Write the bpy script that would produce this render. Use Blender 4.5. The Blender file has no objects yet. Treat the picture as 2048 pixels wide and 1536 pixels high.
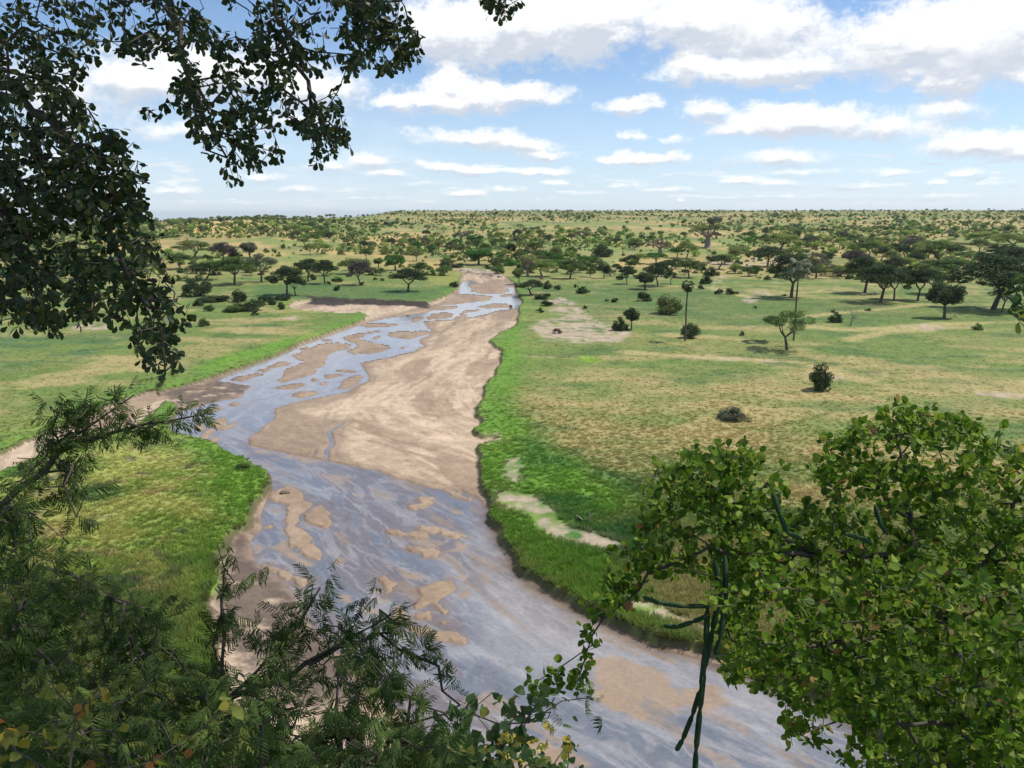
import bpy, math, random
import numpy as np
from mathutils import Vector, Matrix

# ------------------------------------------------------------------ camera
F = 1593.0
PITCH = math.atan(341.0 / F)
CAMZ = 35.0
SP, CP = math.sin(PITCH), math.cos(PITCH)
scene = bpy.context.scene
cam_data = bpy.data.cameras.new("camera")
cam_data.lens = 28.0
cam_data.sensor_width = 36.0
cam_data.clip_start = 0.1
cam_data.clip_end = 60000.0
cam = bpy.data.objects.new("camera", cam_data)
cam.location = (0, 0, CAMZ)
cam.rotation_euler = (math.radians(90) - PITCH, 0, 0)
scene.collection.objects.link(cam)
scene.camera = cam

# ------------------------------------------------------------------ view / sun / sky
scene.view_settings.view_transform = 'Standard'
scene.view_settings.look = 'None'
scene.view_settings.exposure = 0.25
scene.view_settings.gamma = 1.0
scene.view_settings.use_curve_mapping = False
SUN_EL, SUN_AZ = 60.0, 78.0          # azimuth measured clockwise from the view direction
SUN_STRENGTH = 3.6
SKY_STRENGTH = 0.115
HAZE = 3.5e-5
sun_data = bpy.data.lights.new("sun", 'SUN')
sun_data.energy = SUN_STRENGTH
sun_data.angle = math.radians(0.6)
sun_data.color = (1.0, 0.955, 0.88)
sun = bpy.data.objects.new("sun", sun_data)
_e, _a = math.radians(SUN_EL), math.radians(SUN_AZ)
sdir = Vector((math.cos(_e) * math.sin(_a), math.cos(_e) * math.cos(_a), math.sin(_e)))
sun.rotation_euler = (-sdir).to_track_quat('-Z', 'Y').to_euler()
sun.location = (60, 20, 120)
scene.collection.objects.link(sun)


def px_uv(px, py):
    X = (px - 1024) / F; Y = (768 - py) / F
    dx, dy, dz = X, CP + Y * SP, -SP + Y * CP
    return math.atan2(dx, dy), dz / math.hypot(dx, dy)


# cumulus in the photograph: centre x, y, radius x, y, weight
CLOUDS = [
    (1010, 40, 230, 95, 1.2), (1180, 30, 190, 100, 1.2), (1100, 70, 150, 60, .9), (1400, 30, 190, 80, 1.2), (1560, 45, 150, 75, 1.0), (1500, 85, 160, 35, .7),
    (1870, 75, 200, 90, 1.2), (2040, 40, 180, 110, 1.1), (1770, 50, 110, 50, .8), (1960, 110, 180, 45, .8), (880, 60, 130, 75, .9),
    (960, 105, 100, 45, .8), (1500, 140, 235, 42, 1.15), (1380, 128, 90, 34, .7), (1620, 115, 120, 45, .7), (910, 205, 190, 34, 1.1),
    (900, 168, 75, 52, 1.1), (1050, 190, 120, 32, 1.0), (800, 208, 90, 20, .8), (985, 175, 70, 28, .8),
    (1265, 213, 85, 22, 1.0), (1415, 215, 62, 30, .9), (1600, 243, 185, 40, 1.15), (1530, 232, 85, 30, .9), (1650, 228, 70, 26, .8), (1780, 258, 130, 30, .95), (1470, 258, 90, 22, .7),
    (1905, 158, 85, 36, 1.0), (2035, 155, 60, 34, .8), (1890, 215, 90, 28, .8), (1955, 290, 150, 32, 1.05), (2048, 300, 90, 28, .9),
    (940, 273, 150, 24, 1.0), (1050, 290, 130, 22, .9), (1090, 310, 80, 14, .9), (1275, 270, 34, 14, .9), (1340, 280, 55, 13, .7),
    (1290, 318, 110, 18, 1.0), (1215, 318, 50, 13, .8), (1555, 314, 120, 19, 1.0), (1600, 342, 90, 10, .6),
    (880, 330, 70, 14, .9), (960, 340, 90, 14, .95), (1080, 342, 100, 13, .9), (745, 318, 90, 26, .9), (770, 345, 80, 14, .8), (340, 380, 60, 15, .8),
    (440, 140, 260, 70, .9), (300, 160, 190, 60, .9), (640, 180, 140, 50, .9), (600, 240, 140, 40, .7), (520, 355, 90, 14, .6), (600, 380, 70, 10, .6), (380, 260, 130, 30, .7),
    (500, 300, 100, 22, .6), (660, 330, 60, 16, .6), (100, 200, 200, 90, .7), (80, 330, 160, 40, .7),
    (1790, 342, 42, 13, .9), (1930, 346, 40, 10, .9), (1480, 360, 60, 11, .9), (1240, 372, 45, 10, .8), (1105, 364, 48, 10, .85), (1010, 378, 60, 11, .8),
    (930, 388, 60, 10, .8), (1330, 378, 100, 8, .6), (1560, 365, 60, 9, .7), (1880, 362, 30, 8, .7), (1990, 366, 50, 8, .6), (1750, 370, 90, 8, .5),
    (1180, 386, 90, 7, .5), (840, 366, 60, 8, .5), (1420, 392, 140, 6, .5), (1650, 392, 160, 6, .4), (1080, 400, 150, 5, .4), (1880, 392, 160, 6, .4),
    (740, 395, 90, 7, .4), (480, 405, 120, 8, .5), (620, 412, 120, 6, .4), (1365, 400, 14, 7, .7),
]

world = bpy.data.worlds.new("World")
scene.world = world
world.use_nodes = True
nt = world.node_tree
nt.nodes.clear()


class NB:
    """tiny node builder"""
    def __init__(self, tree): self.t = tree
    def n(self, typ, **kw):
        nd = self.t.nodes.new(typ)
        for k, v in kw.items(): setattr(nd, k, v)
        return nd
    def l(self, a, b): self.t.links.new(a, b)
    def math(self, op, a, b=None, c=None, clamp=False):
        nd = self.n('ShaderNodeMath', operation=op, use_clamp=clamp)
        for i, v in enumerate((a, b, c)):
            if v is None: continue
            if isinstance(v, (int, float)): nd.inputs[i].default_value = v
            else: self.l(v, nd.inputs[i])
        return nd.outputs[0]
    def ramp(self, v, a, b, smooth=True):
        nd = self.n('ShaderNodeMapRange')
        if smooth: nd.interpolation_type = 'SMOOTHSTEP'
        self.l(v, nd.inputs['Value'])
        nd.inputs['From Min'].default_value = a; nd.inputs['From Max'].default_value = b
        return nd.outputs['Result']
    def mixc(self, f, a, b, blend='MIX'):
        nd = self.n('ShaderNodeMix', data_type='RGBA', blend_type=blend)
        for s, v in ((nd.inputs[0], f), (nd.inputs[6], a), (nd.inputs[7], b)):
            if isinstance(v, (int, float)): s.default_value = v
            elif isinstance(v, tuple): s.default_value = (*v, 1.0) if len(v) == 3 else v
            else: self.l(v, s)
        return nd.outputs[2]
    def noise(self, vec, scale, detail=4, rough=.55, dist=0.0, dim='3D'):
        nd = self.n('ShaderNodeTexNoise', noise_dimensions=dim)
        self.l(vec, nd.inputs['Vector'])
        nd.inputs['Scale'].default_value = scale; nd.inputs['Detail'].default_value = detail
        nd.inputs['Roughness'].default_value = rough; nd.inputs['Distortion'].default_value = dist
        return nd.outputs['Fac']


# node group: cloud density at (U, V)
g = bpy.data.node_groups.new("cloud_field", 'ShaderNodeTree')
g.interface.new_socket("P", in_out='INPUT', socket_type='NodeSocketVector')
g.interface.new_socket("D", in_out='OUTPUT', socket_type='NodeSocketFloat')
b = NB(g)
gi = b.n('NodeGroupInput'); go = b.n('NodeGroupOutput')
# billowy warp so that ellipses never read as ellipses
mp = b.n('ShaderNodeMapping'); mp.inputs['Scale'].default_value = (1, 1.9, 1); b.l(gi.outputs[0], mp.inputs[0])
nz = b.n('ShaderNodeTexNoise'); b.l(mp.outputs[0], nz.inputs['Vector']); nz.inputs['Scale'].default_value = 26; nz.inputs['Detail'].default_value = 7; nz.inputs['Roughness'].default_value = .66
vs = b.n('ShaderNodeVectorMath', operation='SUBTRACT'); b.l(nz.outputs['Color'], vs.inputs[0]); vs.inputs[1].default_value = (.5, .5, .5)
# the warp shrinks toward the horizon with the clouds
sx = b.n('ShaderNodeSeparateXYZ'); b.l(gi.outputs[0], sx.inputs[0])
vv = b.math('MAXIMUM', sx.outputs[1], 0.0)
wsc = b.math('MULTIPLY_ADD', vv, 0.20, 0.006)
cxy = b.n('ShaderNodeCombineXYZ'); b.l(b.math('MULTIPLY', wsc, 2.2), cxy.inputs[0]); b.l(b.math('MULTIPLY', wsc, 1.2), cxy.inputs[1])
vm = b.n('ShaderNodeVectorMath', operation='MULTIPLY'); b.l(vs.outputs[0], vm.inputs[0]); b.l(cxy.outputs[0], vm.inputs[1])
va = b.n('ShaderNodeVectorMath', operation='ADD'); b.l(gi.outputs[0], va.inputs[0]); b.l(vm.outputs[0], va.inputs[1])
acc = None
for (cx, cy, rx, ry, w) in CLOUDS:
    u, v = px_uv(cx, cy)
    sx_, sy_ = F / (rx * 1.05), F / (ry * 1.12)
    m = b.n('ShaderNodeMapping'); b.l(va.outputs[0], m.inputs[0])
    m.inputs['Location'].default_value = (-u * sx_, -v * sy_, 0); m.inputs['Scale'].default_value = (sx_, sy_, 1)
    gr = b.n('ShaderNodeTexGradient', gradient_type='SPHERICAL'); b.l(m.outputs[0], gr.inputs[0])
    val = b.math('MULTIPLY', gr.outputs[1], w)
    acc = val if acc is None else b.math('ADD', b.math('MAXIMUM', acc, val), b.math('MULTIPLY', b.math('MINIMUM', acc, val), 0.35))
b.l(acc, go.inputs[0])

b = NB(nt)
tc = b.n('ShaderNodeTexCoord')
sep = b.n('ShaderNodeSeparateXYZ'); b.l(tc.outputs['Generated'], sep.inputs[0])
X, Y, Z = sep.outputs
U = b.math('ARCTAN2', X, Y)
hyp = b.math('SQRT', b.math('ADD', b.math('MULTIPLY', X, X), b.math('MULTIPLY', Y, Y)))
V = b.math('DIVIDE', Z, b.math('MAXIMUM', hyp, 0.02))
uv = b.n('ShaderNodeCombineXYZ'); b.l(U, uv.inputs[0]); b.l(V, uv.inputs[1])
g1 = b.n('ShaderNodeGroup'); g1.node_tree = g; b.l(uv.outputs[0], g1.inputs[0])
# the same field a little higher: how much cloud lies above -> grey undersides
off = b.n('ShaderNodeVectorMath', operation='ADD'); b.l(uv.outputs[0], off.inputs[0])
offv = b.n('ShaderNodeCombineXYZ'); b.l(b.math('MULTIPLY_ADD', b.math('MAXIMUM', V, 0.0), 0.085, 0.002), offv.inputs[1]); b.l(offv.outputs[0], off.inputs[1])
g2 = b.n('ShaderNodeGroup'); g2.node_tree = g; b.l(off.outputs[0], g2.inputs[0])
# general cumulus field on a flat layer, for the rest of the sky
zc = b.math('MAXIMUM', Z, 0.03)
pl = b.n('ShaderNodeCombineXYZ'); b.l(b.math('DIVIDE', X, zc), pl.inputs[0]); b.l(b.math('DIVIDE', Y, zc), pl.inputs[1])
gen = b.noise(pl.outputs[0], 0.85, 6, .58)
gen = b.ramp(gen, 0.50, 0.66)
outf = b.math('MAXIMUM', b.ramp(V, 0.23, 0.33), b.ramp(b.math('ABSOLUTE', U), 0.60, 0.72))
gen = b.math('MULTIPLY', gen, outf)
det = b.noise(uv.outputs[0], 75, 5, .62)
mid = b.noise(uv.outputs[0], 17, 4, .6)
d1 = b.math('ADD', g1.outputs[0], b.math('ADD', b.math('MULTIPLY', b.math('SUBTRACT', det, 0.5), 0.75), b.math('MULTIPLY', b.math('SUBTRACT', mid, 0.5), 1.1)))
alpha = b.math('MAXIMUM', b.math('MULTIPLY', b.ramp(d1, 0.12, 0.78), 0.95), b.math('MULTIPLY', gen, .9), clamp=True)
lowv = b.n('ShaderNodeCombineXYZ'); b.l(b.math('MULTIPLY', U, 22.0), lowv.inputs[0]); b.l(b.math('MULTIPLY', V, 120.0), lowv.inputs[1])
low = b.math('MULTIPLY', b.ramp(b.noise(lowv.outputs[0], 1.0, 5, .6), .52, .68), b.math('MULTIPLY', b.ramp(V, .095, .045), .65))
alpha = b.math('MAXIMUM', alpha, low)
alpha = b.math('MULTIPLY', alpha, b.ramp(V, 0.0, 0.02))
# thin veil
veil = b.noise(uv.outputs[0], 5, 4, .6)
alpha = b.math('MAXIMUM', alpha, b.math('MULTIPLY', b.ramp(veil, .42, .75), b.math('MULTIPLY_ADD', b.ramp(V, .30, .0), .22, .05)))
under = b.math('MULTIPLY', b.ramp(g2.outputs[0], 0.35, 1.25), b.ramp(V, -0.02, 0.22))
under = b.math('ADD', under, b.math('MULTIPLY', b.math('SUBTRACT', b.noise(uv.outputs[0], 30, 4, .6), .5), .5), clamp=True)
under = b.math('MULTIPLY', under, b.math('MULTIPLY_ADD', b.ramp(b.noise(uv.outputs[0], 11, 3, .6), .35, .65), .6, .45))
body = b.ramp(b.math('ADD', g1.outputs[0], b.math('MULTIPLY', b.math('SUBTRACT', det, .5), .5)), .35, .95)
lit = b.math('SUBTRACT', g1.outputs[0], g2.outputs[0])          # positive on upper edges
lit = b.ramp(b.math('ADD', lit, b.math('MULTIPLY', b.math('SUBTRACT', b.noise(uv.outputs[0], 42, 5, .65), .5), .55)), -.32, .22)
cloudc = b.mixc(lit, (0.57, 0.61, 0.68), (0.91, 0.915, 0.91))
sky = b.n('ShaderNodeTexSky', sky_type='NISHITA')
sky.sun_disc = False
sky.sun_elevation = math.radians(SUN_EL)
sky.sun_rotation = math.radians(SUN_AZ)
sky.air_density = 1.0; sky.dust_density = 0.6; sky.ozone_density = 1.5; sky.altitude = 900
scl = b.n('ShaderNodeVectorMath', operation='SCALE'); b.l(sky.outputs[0], scl.inputs[0]); scl.inputs['Scale'].default_value = SKY_STRENGTH
# pale humid air low over the horizon
hz = b.math('MULTIPLY', b.ramp(V, 0.20, -0.01), 0.55)
skyc = b.mixc(hz, b.mixc(1.0, scl.outputs[0], (.90, .97, 1.06), 'MULTIPLY'), (0.56, 0.69, 0.89))
final = b.mixc(alpha, skyc, cloudc)
bg = b.n('ShaderNodeBackground'); b.l(final, bg.inputs[0]); bg.inputs[1].default_value = 1.0
wo = b.n('ShaderNodeOutputWorld'); b.l(bg.outputs[0], wo.inputs[0])

# ------------------------------------------------------------------ helpers
rng = np.random.default_rng(7)
col = scene.collection


def tag(o, label=None, cat=None, group=None, kind=None):
    if label: o['label'] = label
    if cat: o['category'] = cat
    if group: o['group'] = group
    if kind: o['kind'] = kind
    return o


def empty(name, loc):
    o = bpy.data.objects.new(name, None); col.objects.link(o); o.location = loc
    o.empty_display_size = .5
    return o


def mesh_np(name, verts, faces, attrs=None, smooth=False, mats=None, fmat=None):
    """faces: (n,k) int array, or a list of such arrays"""
    me = bpy.data.meshes.new(name)
    fl = faces if isinstance(faces, list) else [faces]
    fl = [f for f in fl if len(f)]
    verts = np.asarray(verts, np.float32)
    me.vertices.add(len(verts)); me.vertices.foreach_set('co', verts.ravel())
    nl = sum(f.size for f in fl); nf = sum(len(f) for f in fl)
    me.loops.add(nl); me.loops.foreach_set('vertex_index', np.concatenate([f.ravel() for f in fl]).astype(np.int32))
    tot = np.concatenate([np.full(len(f), f.shape[1], np.int32) for f in fl])
    st = np.concatenate([[0], np.cumsum(tot)[:-1]]).astype(np.int32)
    me.polygons.add(nf); me.polygons.foreach_set('loop_start', st)
    if smooth: me.polygons.foreach_set('use_smooth', np.ones(nf, bool))
    if fmat is not None: me.polygons.foreach_set('material_index', np.asarray(fmat, np.int32))
    for k, v in (attrs or {}).items():
        v = np.asarray(v, np.float32)
        if v.ndim == 2:
            a = me.attributes.new(k, 'FLOAT_COLOR', 'POINT')
            c4 = np.ones((len(v), 4), np.float32); c4[:, :3] = v
            a.data.foreach_set('color', c4.ravel())
        else:
            a = me.attributes.new(k, 'FLOAT', 'POINT'); a.data.foreach_set('value', v)
    for m in (mats or []): me.materials.append(m)
    me.update(calc_edges=True)
    return me


def obj(name, me, parent=None, loc=None):
    o = bpy.data.objects.new(name, me); col.objects.link(o)
    if parent is not None: o.parent = parent
    if loc is not None: o.location = loc
    return o


def _hash(ix, iy, seed):
    h = (ix.astype(np.int64) * 374761393 + iy.astype(np.int64) * 668265263 + seed * 974634777) & 0xffffffff
    h = ((h ^ (h >> 13)) * 1274126177) & 0xffffffff
    h = h ^ (h >> 16)
    return (h & 0xffff).astype(np.float32) / 65535.0


def vnoise(x, y, seed=0):
    ix = np.floor(x); iy = np.floor(y)
    fx = (x - ix).astype(np.float32); fy = (y - iy).astype(np.float32)
    ix = ix.astype(np.int64); iy = iy.astype(np.int64)
    fx = fx * fx * (3 - 2 * fx); fy = fy * fy * (3 - 2 * fy)
    a = _hash(ix, iy, seed); b_ = _hash(ix + 1, iy, seed); c = _hash(ix, iy + 1, seed); d = _hash(ix + 1, iy + 1, seed)
    return (a + (b_ - a) * fx) * (1 - fy) + (c + (d - c) * fx) * fy


def fbm(x, y, octv=4, seed=0, gain=.5):
    s = 0; a = 1.0; t = 0
    for i in range(octv):
        ca, sa = math.cos(.6 * i + .3), math.sin(.6 * i + .3)
        s = s + a * vnoise((x * ca - y * sa) * 2 ** i + 17.3 * i, (x * sa + y * ca) * 2 ** i - 9.1 * i, seed + i * 31); t += a; a *= gain
    return s / t


def sstep(a, b_, x):
    t = np.clip((x - a) / (b_ - a), 0, 1)
    return t * t * (3 - 2 * t)


def lerp(a, b_, t): return a + (b_ - a) * t


def rays(px, py):
    X = (np.asarray(px, float) - 1024) / F; Y = (768 - np.asarray(py, float)) / F
    return X, CP + Y * SP, -SP + Y * CP


def ground_pt(px, py, z=0.0):
    dx, dy, dz = rays(px, py)
    t = (z - CAMZ) / np.minimum(dz, -1e-4)
    return dx * t, dy * t


def to_px(x, y, z):
    zz = z - CAMZ
    cy = y * CP - zz * SP
    up = y * SP + zz * CP
    return 1024 + F * x / np.maximum(cy, .01), 768 - F * up / np.maximum(cy, .01)


def air_pt(px, py, dist):
    """point at forward distance dist along the sight line"""
    dx, dy, dz = rays(px, py)
    return np.array([dx * dist, dy * dist, CAMZ + dz * dist]).T


def sdf_poly(x, y, P, margin=60.0):
    """signed distance in metres, negative inside, to a closed polygon in world xy; far points get +margin"""
    P = np.asarray(P, float)
    out = np.full(x.shape, margin, np.float32)
    lo = P.min(0) - margin; hi = P.max(0) + margin
    m = (x > lo[0]) & (x < hi[0]) & (y > lo[1]) & (y < hi[1])
    if not m.any(): return out
    xs = x[m].astype(np.float32); ys = y[m].astype(np.float32)
    d2 = np.full(xs.shape, 1e12, np.float32); ins = np.zeros(xs.shape, bool)
    Q = np.roll(P, -1, 0)
    for (ax, ay), (bx, by) in zip(P, Q):
        ex, ey = bx - ax, by - ay
        L = ex * ex + ey * ey + 1e-9
        t = np.clip(((xs - ax) * ex + (ys - ay) * ey) / L, 0, 1)
        qx = xs - ax - t * ex; qy = ys - ay - t * ey
        np.minimum(d2, qx * qx + qy * qy, out=d2)
        if abs(ey) > 1e-9:
            c = ((ay > ys) != (by > ys)) & (xs < ex * (ys - ay) / ey + ax)
            ins ^= c
    d = np.sqrt(d2); d[ins] *= -1
    out[m] = np.minimum(d, margin)
    return out


def sdf_line(x, y, P, margin=60.0):
    P = np.asarray(P, float); out = np.full(x.shape, margin, np.float32)
    lo = P.min(0) - margin; hi = P.max(0) + margin
    m = (x > lo[0]) & (x < hi[0]) & (y > lo[1]) & (y < hi[1])
    if not m.any(): return out
    xs = x[m]; ys = y[m]; d2 = np.full(xs.shape, 1e12)
    for (ax, ay), (bx, by) in zip(P[:-1], P[1:]):
        ex, ey = bx - ax, by - ay; L = ex * ex + ey * ey + 1e-9
        t = np.clip(((xs - ax) * ex + (ys - ay) * ey) / L, 0, 1)
        d2 = np.minimum(d2, (xs - ax - t * ex) ** 2 + (ys - ay - t * ey) ** 2)
    out[m] = np.minimum(np.sqrt(d2), margin)
    return out


def W(pts):
    P = np.array(pts, float); x, y = ground_pt(P[:, 0], P[:, 1], 0.0)
    return np.stack([x, y], 1)


def Z6(pts): return [(340 + x / 2.844, 560 + y / 2.844) for x, y in pts]
def Z2(pts): return [(680 + x / 5.12, 440 + y / 5.12) for x, y in pts]
def Z7(pts): return [(440 + x / 3.012, 900 + y / 3.012) for x, y in pts]


# ------------------------------------------------------------------ river plan, traced on the ground
CORR_P = W([(935, 548), (922, 558), (917, 572), (914, 582), (890, 596), (862, 606), (840, 612), (800, 610), (760, 609), (700, 607), (660, 605), (612, 603),
          (590, 606), (574, 616), (600, 623), (650, 627), (690, 630), (722, 627), (735, 633), (728, 643), (700, 655), (650, 672), (600, 690), (555, 712), (520, 725), (480, 740), (440, 753),
          (400, 768), (370, 776), (330, 784), (290, 790), (240, 808), (180, 832), (120, 860), (60, 888), (0, 915), (-150, 985), (-150, 1045), (0, 950), (60, 925), (130, 893), (200, 880), (260, 862),
          (300, 832), (330, 808), (350, 812), (358, 828), (345, 850), (355, 868), (400, 883), (440, 898), (480, 918), (520, 935), (548, 953), (553, 975), (535, 1000),
          (520, 1030), (505, 1060), (470, 1080), (455, 1095), (450, 1130), (440, 1180), (425, 1240), (428, 1300), (455, 1370), (490, 1430), (550, 1480), (620, 1560), (650, 1750),
          (2400, 1900), (2000, 1600), (1850, 1530), (1700, 1450), (1550, 1380), (1450, 1335), (1390, 1315), (1330, 1300), (1250, 1270), (1150, 1220), (1100, 1195), (1060, 1170),
          (1020, 1135), (1000, 1095), (990, 1065), (975, 1045), (985, 1018), (975, 1000), (955, 980), (948, 955), (955, 930), (952, 900), (985, 884), (960, 882), (945, 865), (965, 850), (945, 835),
          (960, 790), (980, 760), (1000, 730), (1002, 705), (985, 695), (978, 685), (1000, 668), (1030, 655), (1035, 640), (1036, 620), (1045, 605), (1034, 588), (1030, 572), (1012, 556), (985, 549)])
WATER_P = W([(900, 1700), (860, 1500), (790, 1420), (700, 1330), (650, 1290), (610, 1245), (590, 1200), (560, 1165), (520, 1135), (500, 1110), (500, 1085), (520, 1060), (525, 1030), (533, 1000),
           (545, 980), (538, 956), (512, 938), (472, 922), (432, 902), (392, 888), (344, 872), (334, 850), (352, 826), (400, 812), (445, 800), (480, 795), (490, 785), (500, 772), (475, 768),
           (440, 764), (440, 757), (470, 743), (520, 724), (560, 710), (600, 692), (650, 674), (700, 657), (745, 642), (790, 633), (850, 626), (880, 614), (905, 601), (919, 590), (918, 576),
           (924, 564), (940, 560), (965, 572), (1000, 568), (1027, 574), (1034, 590), (1045, 605), (1036, 618), (1000, 621), (952, 634), (910, 639), (843, 643), (855, 655), (867, 665), (836, 683),
           (850, 692), (825, 704), (780, 715), (720, 727), (737, 746), (734, 764), (709, 774), (692, 785), (640, 795), (586, 806), (549, 817), (547, 838), (523, 859), (496, 878), (502, 890),
           (551, 903), (604, 913), (639, 919), (677, 927), (730, 938), (752, 941), (792, 956), (862, 975), (921, 983), (951, 996), (968, 1013), (981, 1020), (975, 1045), (990, 1065), (1000, 1095), (1020, 1135),
           (1060, 1170), (1100, 1195), (1150, 1220), (1250, 1270), (1330, 1300), (1390, 1315), (1450, 1335), (1550, 1380), (1700, 1450), (1850, 1530), (2100, 1680), (2300, 1850)])
BARS = [W(Z6(p)) for p in [
    [(700, 430), (760, 400), (860, 365), (960, 360), (1030, 370), (1010, 395), (950, 400), (900, 420), (880, 450), (880, 480), (830, 500), (840, 520), (780, 545), (700, 560), (640, 580), (600, 580), (640, 540), (640, 520), (700, 490), (770, 470), (740, 455)],
    [(980, 330), (1050, 310), (1180, 290), (1230, 290), (1130, 305), (1080, 330), (1100, 345), (1150, 355), (1250, 375), (1240, 395), (1150, 415), (1030, 420), (1005, 405), (1060, 385), (1070, 365), (1020, 350)],
    [(350, 565), (400, 545), (490, 535), (520, 540), (450, 560), (400, 575), (360, 572)],
    [(550, 495), (600, 475), (650, 465), (710, 475), (650, 490), (590, 500)],
    [(720, 400), (760, 380), (820, 378), (780, 395)],
    [(1230, 305), (1290, 297), (1400, 295), (1480, 290), (1490, 300), (1420, 320), (1350, 335), (1260, 325)],
    [(1300, 385), (1340, 375), (1360, 380), (1320, 393)],
    [(865, 545), (900, 535), (960, 533), (1005, 540), (950, 550), (900, 555)],
    [(945, 515), (1000, 507), (1060, 520), (1050, 528), (980, 525)],
    [(1000, 560), (1060, 545), (1090, 550), (1060, 590), (1030, 610), (970, 620), (940, 625), (960, 600)],
    [(710, 650), (760, 635), (840, 632), (840, 648), (780, 665), (720, 670)],
    [(600, 615), (660, 600), (740, 590), (760, 600), (720, 618), (640, 622)],
    [(818, 560), (838, 570), (825, 582), (812, 570)], [(865, 585), (900, 580), (890, 595), (862, 597)],
    [(180, 750), (220, 730), (280, 720), (300, 735), (250, 745), (200, 757)], [(340, 710), (370, 698), (405, 702), (370, 715)],
    [(205, 825), (230, 800), (290, 780), (325, 782), (310, 800), (240, 830)], [(240, 835), (300, 805), (335, 805), (320, 830), (270, 840)],
    [(270, 850), (330, 825), (375, 805), (385, 820), (350, 845), (300, 858)], [(135, 840), (170, 810), (205, 805), (180, 825), (200, 845), (170, 865), (140, 860)],
    [(165, 890), (200, 860), (235, 855), (230, 880), (200, 905), (170, 905)], [(1090, 250), (1200, 245), (1300, 255), (1200, 268), (1110, 268)],
    [(500, 515), (560, 500), (580, 510), (530, 525)], [(880, 345), (910, 338), (925, 345), (890, 352)], [(1150, 325), (1200, 320), (1190, 335), (1155, 337)], [(225, 915), (250, 900), (272, 905), (255, 920)],
]] + [W(Z2(p)) for p in [
    [(1340, 720), (1500, 700), (1700, 695), (1750, 720), (1650, 750), (1450, 755)],
    [(960, 830), (1050, 790), (1200, 765), (1450, 770), (1550, 790), (1540, 820), (1400, 830), (1250, 855), (1020, 870)],
    [(860, 905), (960, 885), (1120, 880), (1240, 895), (1050, 915), (900, 920)],
    [(1400, 890), (1550, 868), (1720, 862), (1745, 890), (1500, 905)],
    [(1310, 665), (1500, 630), (1700, 650), (1740, 680), (1500, 700), (1340, 700)],
    [(730, 1010), (850, 990), (870, 1010), (760, 1040)],
    [(860, 1010), (960, 960), (1050, 950), (1150, 960), (1160, 990), (1080, 1005), (900, 1020)],
    [(1230, 940), (1350, 925), (1500, 905), (1400, 935), (1260, 950)], [(1180, 1010), (1230, 965), (1330, 965), (1300, 990)],
    [(1600, 775), (1700, 760), (1780, 770), (1700, 790)],
]]
BARS_LOW = [W(Z7(p)) for p in [
    [(325, 260), (410, 215), (450, 235), (510, 280), (540, 340), (500, 360), (450, 410), (440, 460), (500, 480), (520, 520), (570, 560), (585, 610), (580, 655), (530, 640), (450, 590), (420, 540), (390, 490), (410, 440), (410, 390), (390, 330), (320, 310)],
    [(505, 400), (590, 340), (640, 365), (630, 400), (680, 440), (640, 475), (590, 465), (540, 440)],
    [(1160, 350), (1220, 290), (1270, 290), (1280, 330), (1210, 360)], [(1000, 485), (1100, 490), (1220, 500), (1240, 525), (1180, 530), (1010, 515)],
    [(1215, 465), (1330, 475), (1490, 525), (1420, 525), (1220, 485)], [(1150, 590), (1260, 595), (1320, 620), (1330, 655), (1230, 650)],
    [(945, 770), (990, 755), (1075, 800), (1050, 850), (1000, 875), (960, 820)], 
    [(1200, 840), (1290, 820), (1370, 790), (1400, 800), (1390, 850), (1350, 890), (1340, 980), (1270, 940), (1180, 960), (1220, 880)],
    [(1180, 980), (1260, 980), (1350, 1050), (1260, 1040), (1170, 1010)], [(1000, 1030), (1050, 950), (1100, 960), (1150, 1000), (1160, 1090), (1100, 1050)],
    [(1200, 1065), (1330, 1090), (1430, 1110), (1460, 1158), (1330, 1135), (1195, 1105)],
    [(270, 700), (380, 715), (540, 770), (570, 800), (500, 830), (450, 835), (410, 800)], [(255, 470), (300, 455), (270, 490)],
    [(1350, 245), (1440, 255), (1500, 300), (1440, 285)],
]]
SHOALS = [W(Z7(p)) for p in [
    [(330, 590), (380, 540), (420, 560), (450, 620), (540, 680), (540, 700), (450, 670), (390, 630)], [(190, 600), (230, 560), (250, 575), (220, 620)],
    [(1210, 530), (1250, 560), (1310, 590), (1290, 595), (1210, 550)], [(1260, 530), (1350, 560), (1320, 570)], [(1390, 610), (1440, 560), (1490, 580), (1440, 605)],
    [(1060, 715), (1150, 735), (1215, 770), (1190, 795), (1120, 770)], [(1455, 840), (1515, 830), (1500, 880), (1455, 900)], [(690, 915), (740, 880), (790, 890), (770, 910)],
    [(570, 140), (650, 150), (830, 165), (680, 172)], [(1360, 355), (1400, 345), (1450, 390), (1400, 370)], [(310, 370), (340, 360), (350, 390)], [(1340, 750), (1480, 770), (1470, 780), (1350, 765)],
    [(860, 950), (930, 960), (930, 985), (880, 970)], [(920, 850), (970, 855), (960, 870)], [(300, 430), (340, 425), (330, 455)], [(950, 890), (1010, 905), (1000, 920), (960, 910)], [(800, 265), (850, 270), (840, 282)], [(700, 680), (740, 655), (720, 690)],
]] + [W(p) for p in [[(1175, 1320), (1230, 1310), (1330, 1350), (1380, 1400), (1340, 1430), (1290, 1400), (1210, 1390)], [(1180, 1370), (1260, 1395), (1290, 1440), (1220, 1420)],
                      [(502, 892), (551, 906), (604, 914), (560, 912), (515, 905)], [(600, 900), (560, 915), (620, 925), (660, 924)], [(1350, 1380), (1420, 1370), (1470, 1400), (1400, 1430)], [(980, 1500), (1100, 1480), (1180, 1530), (1050, 1560)]]]
CREEK = W(Z6([(980, 815), (940, 845), (900, 865), (912, 900), (922, 935), (890, 970), (885, 1020)]))
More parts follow.
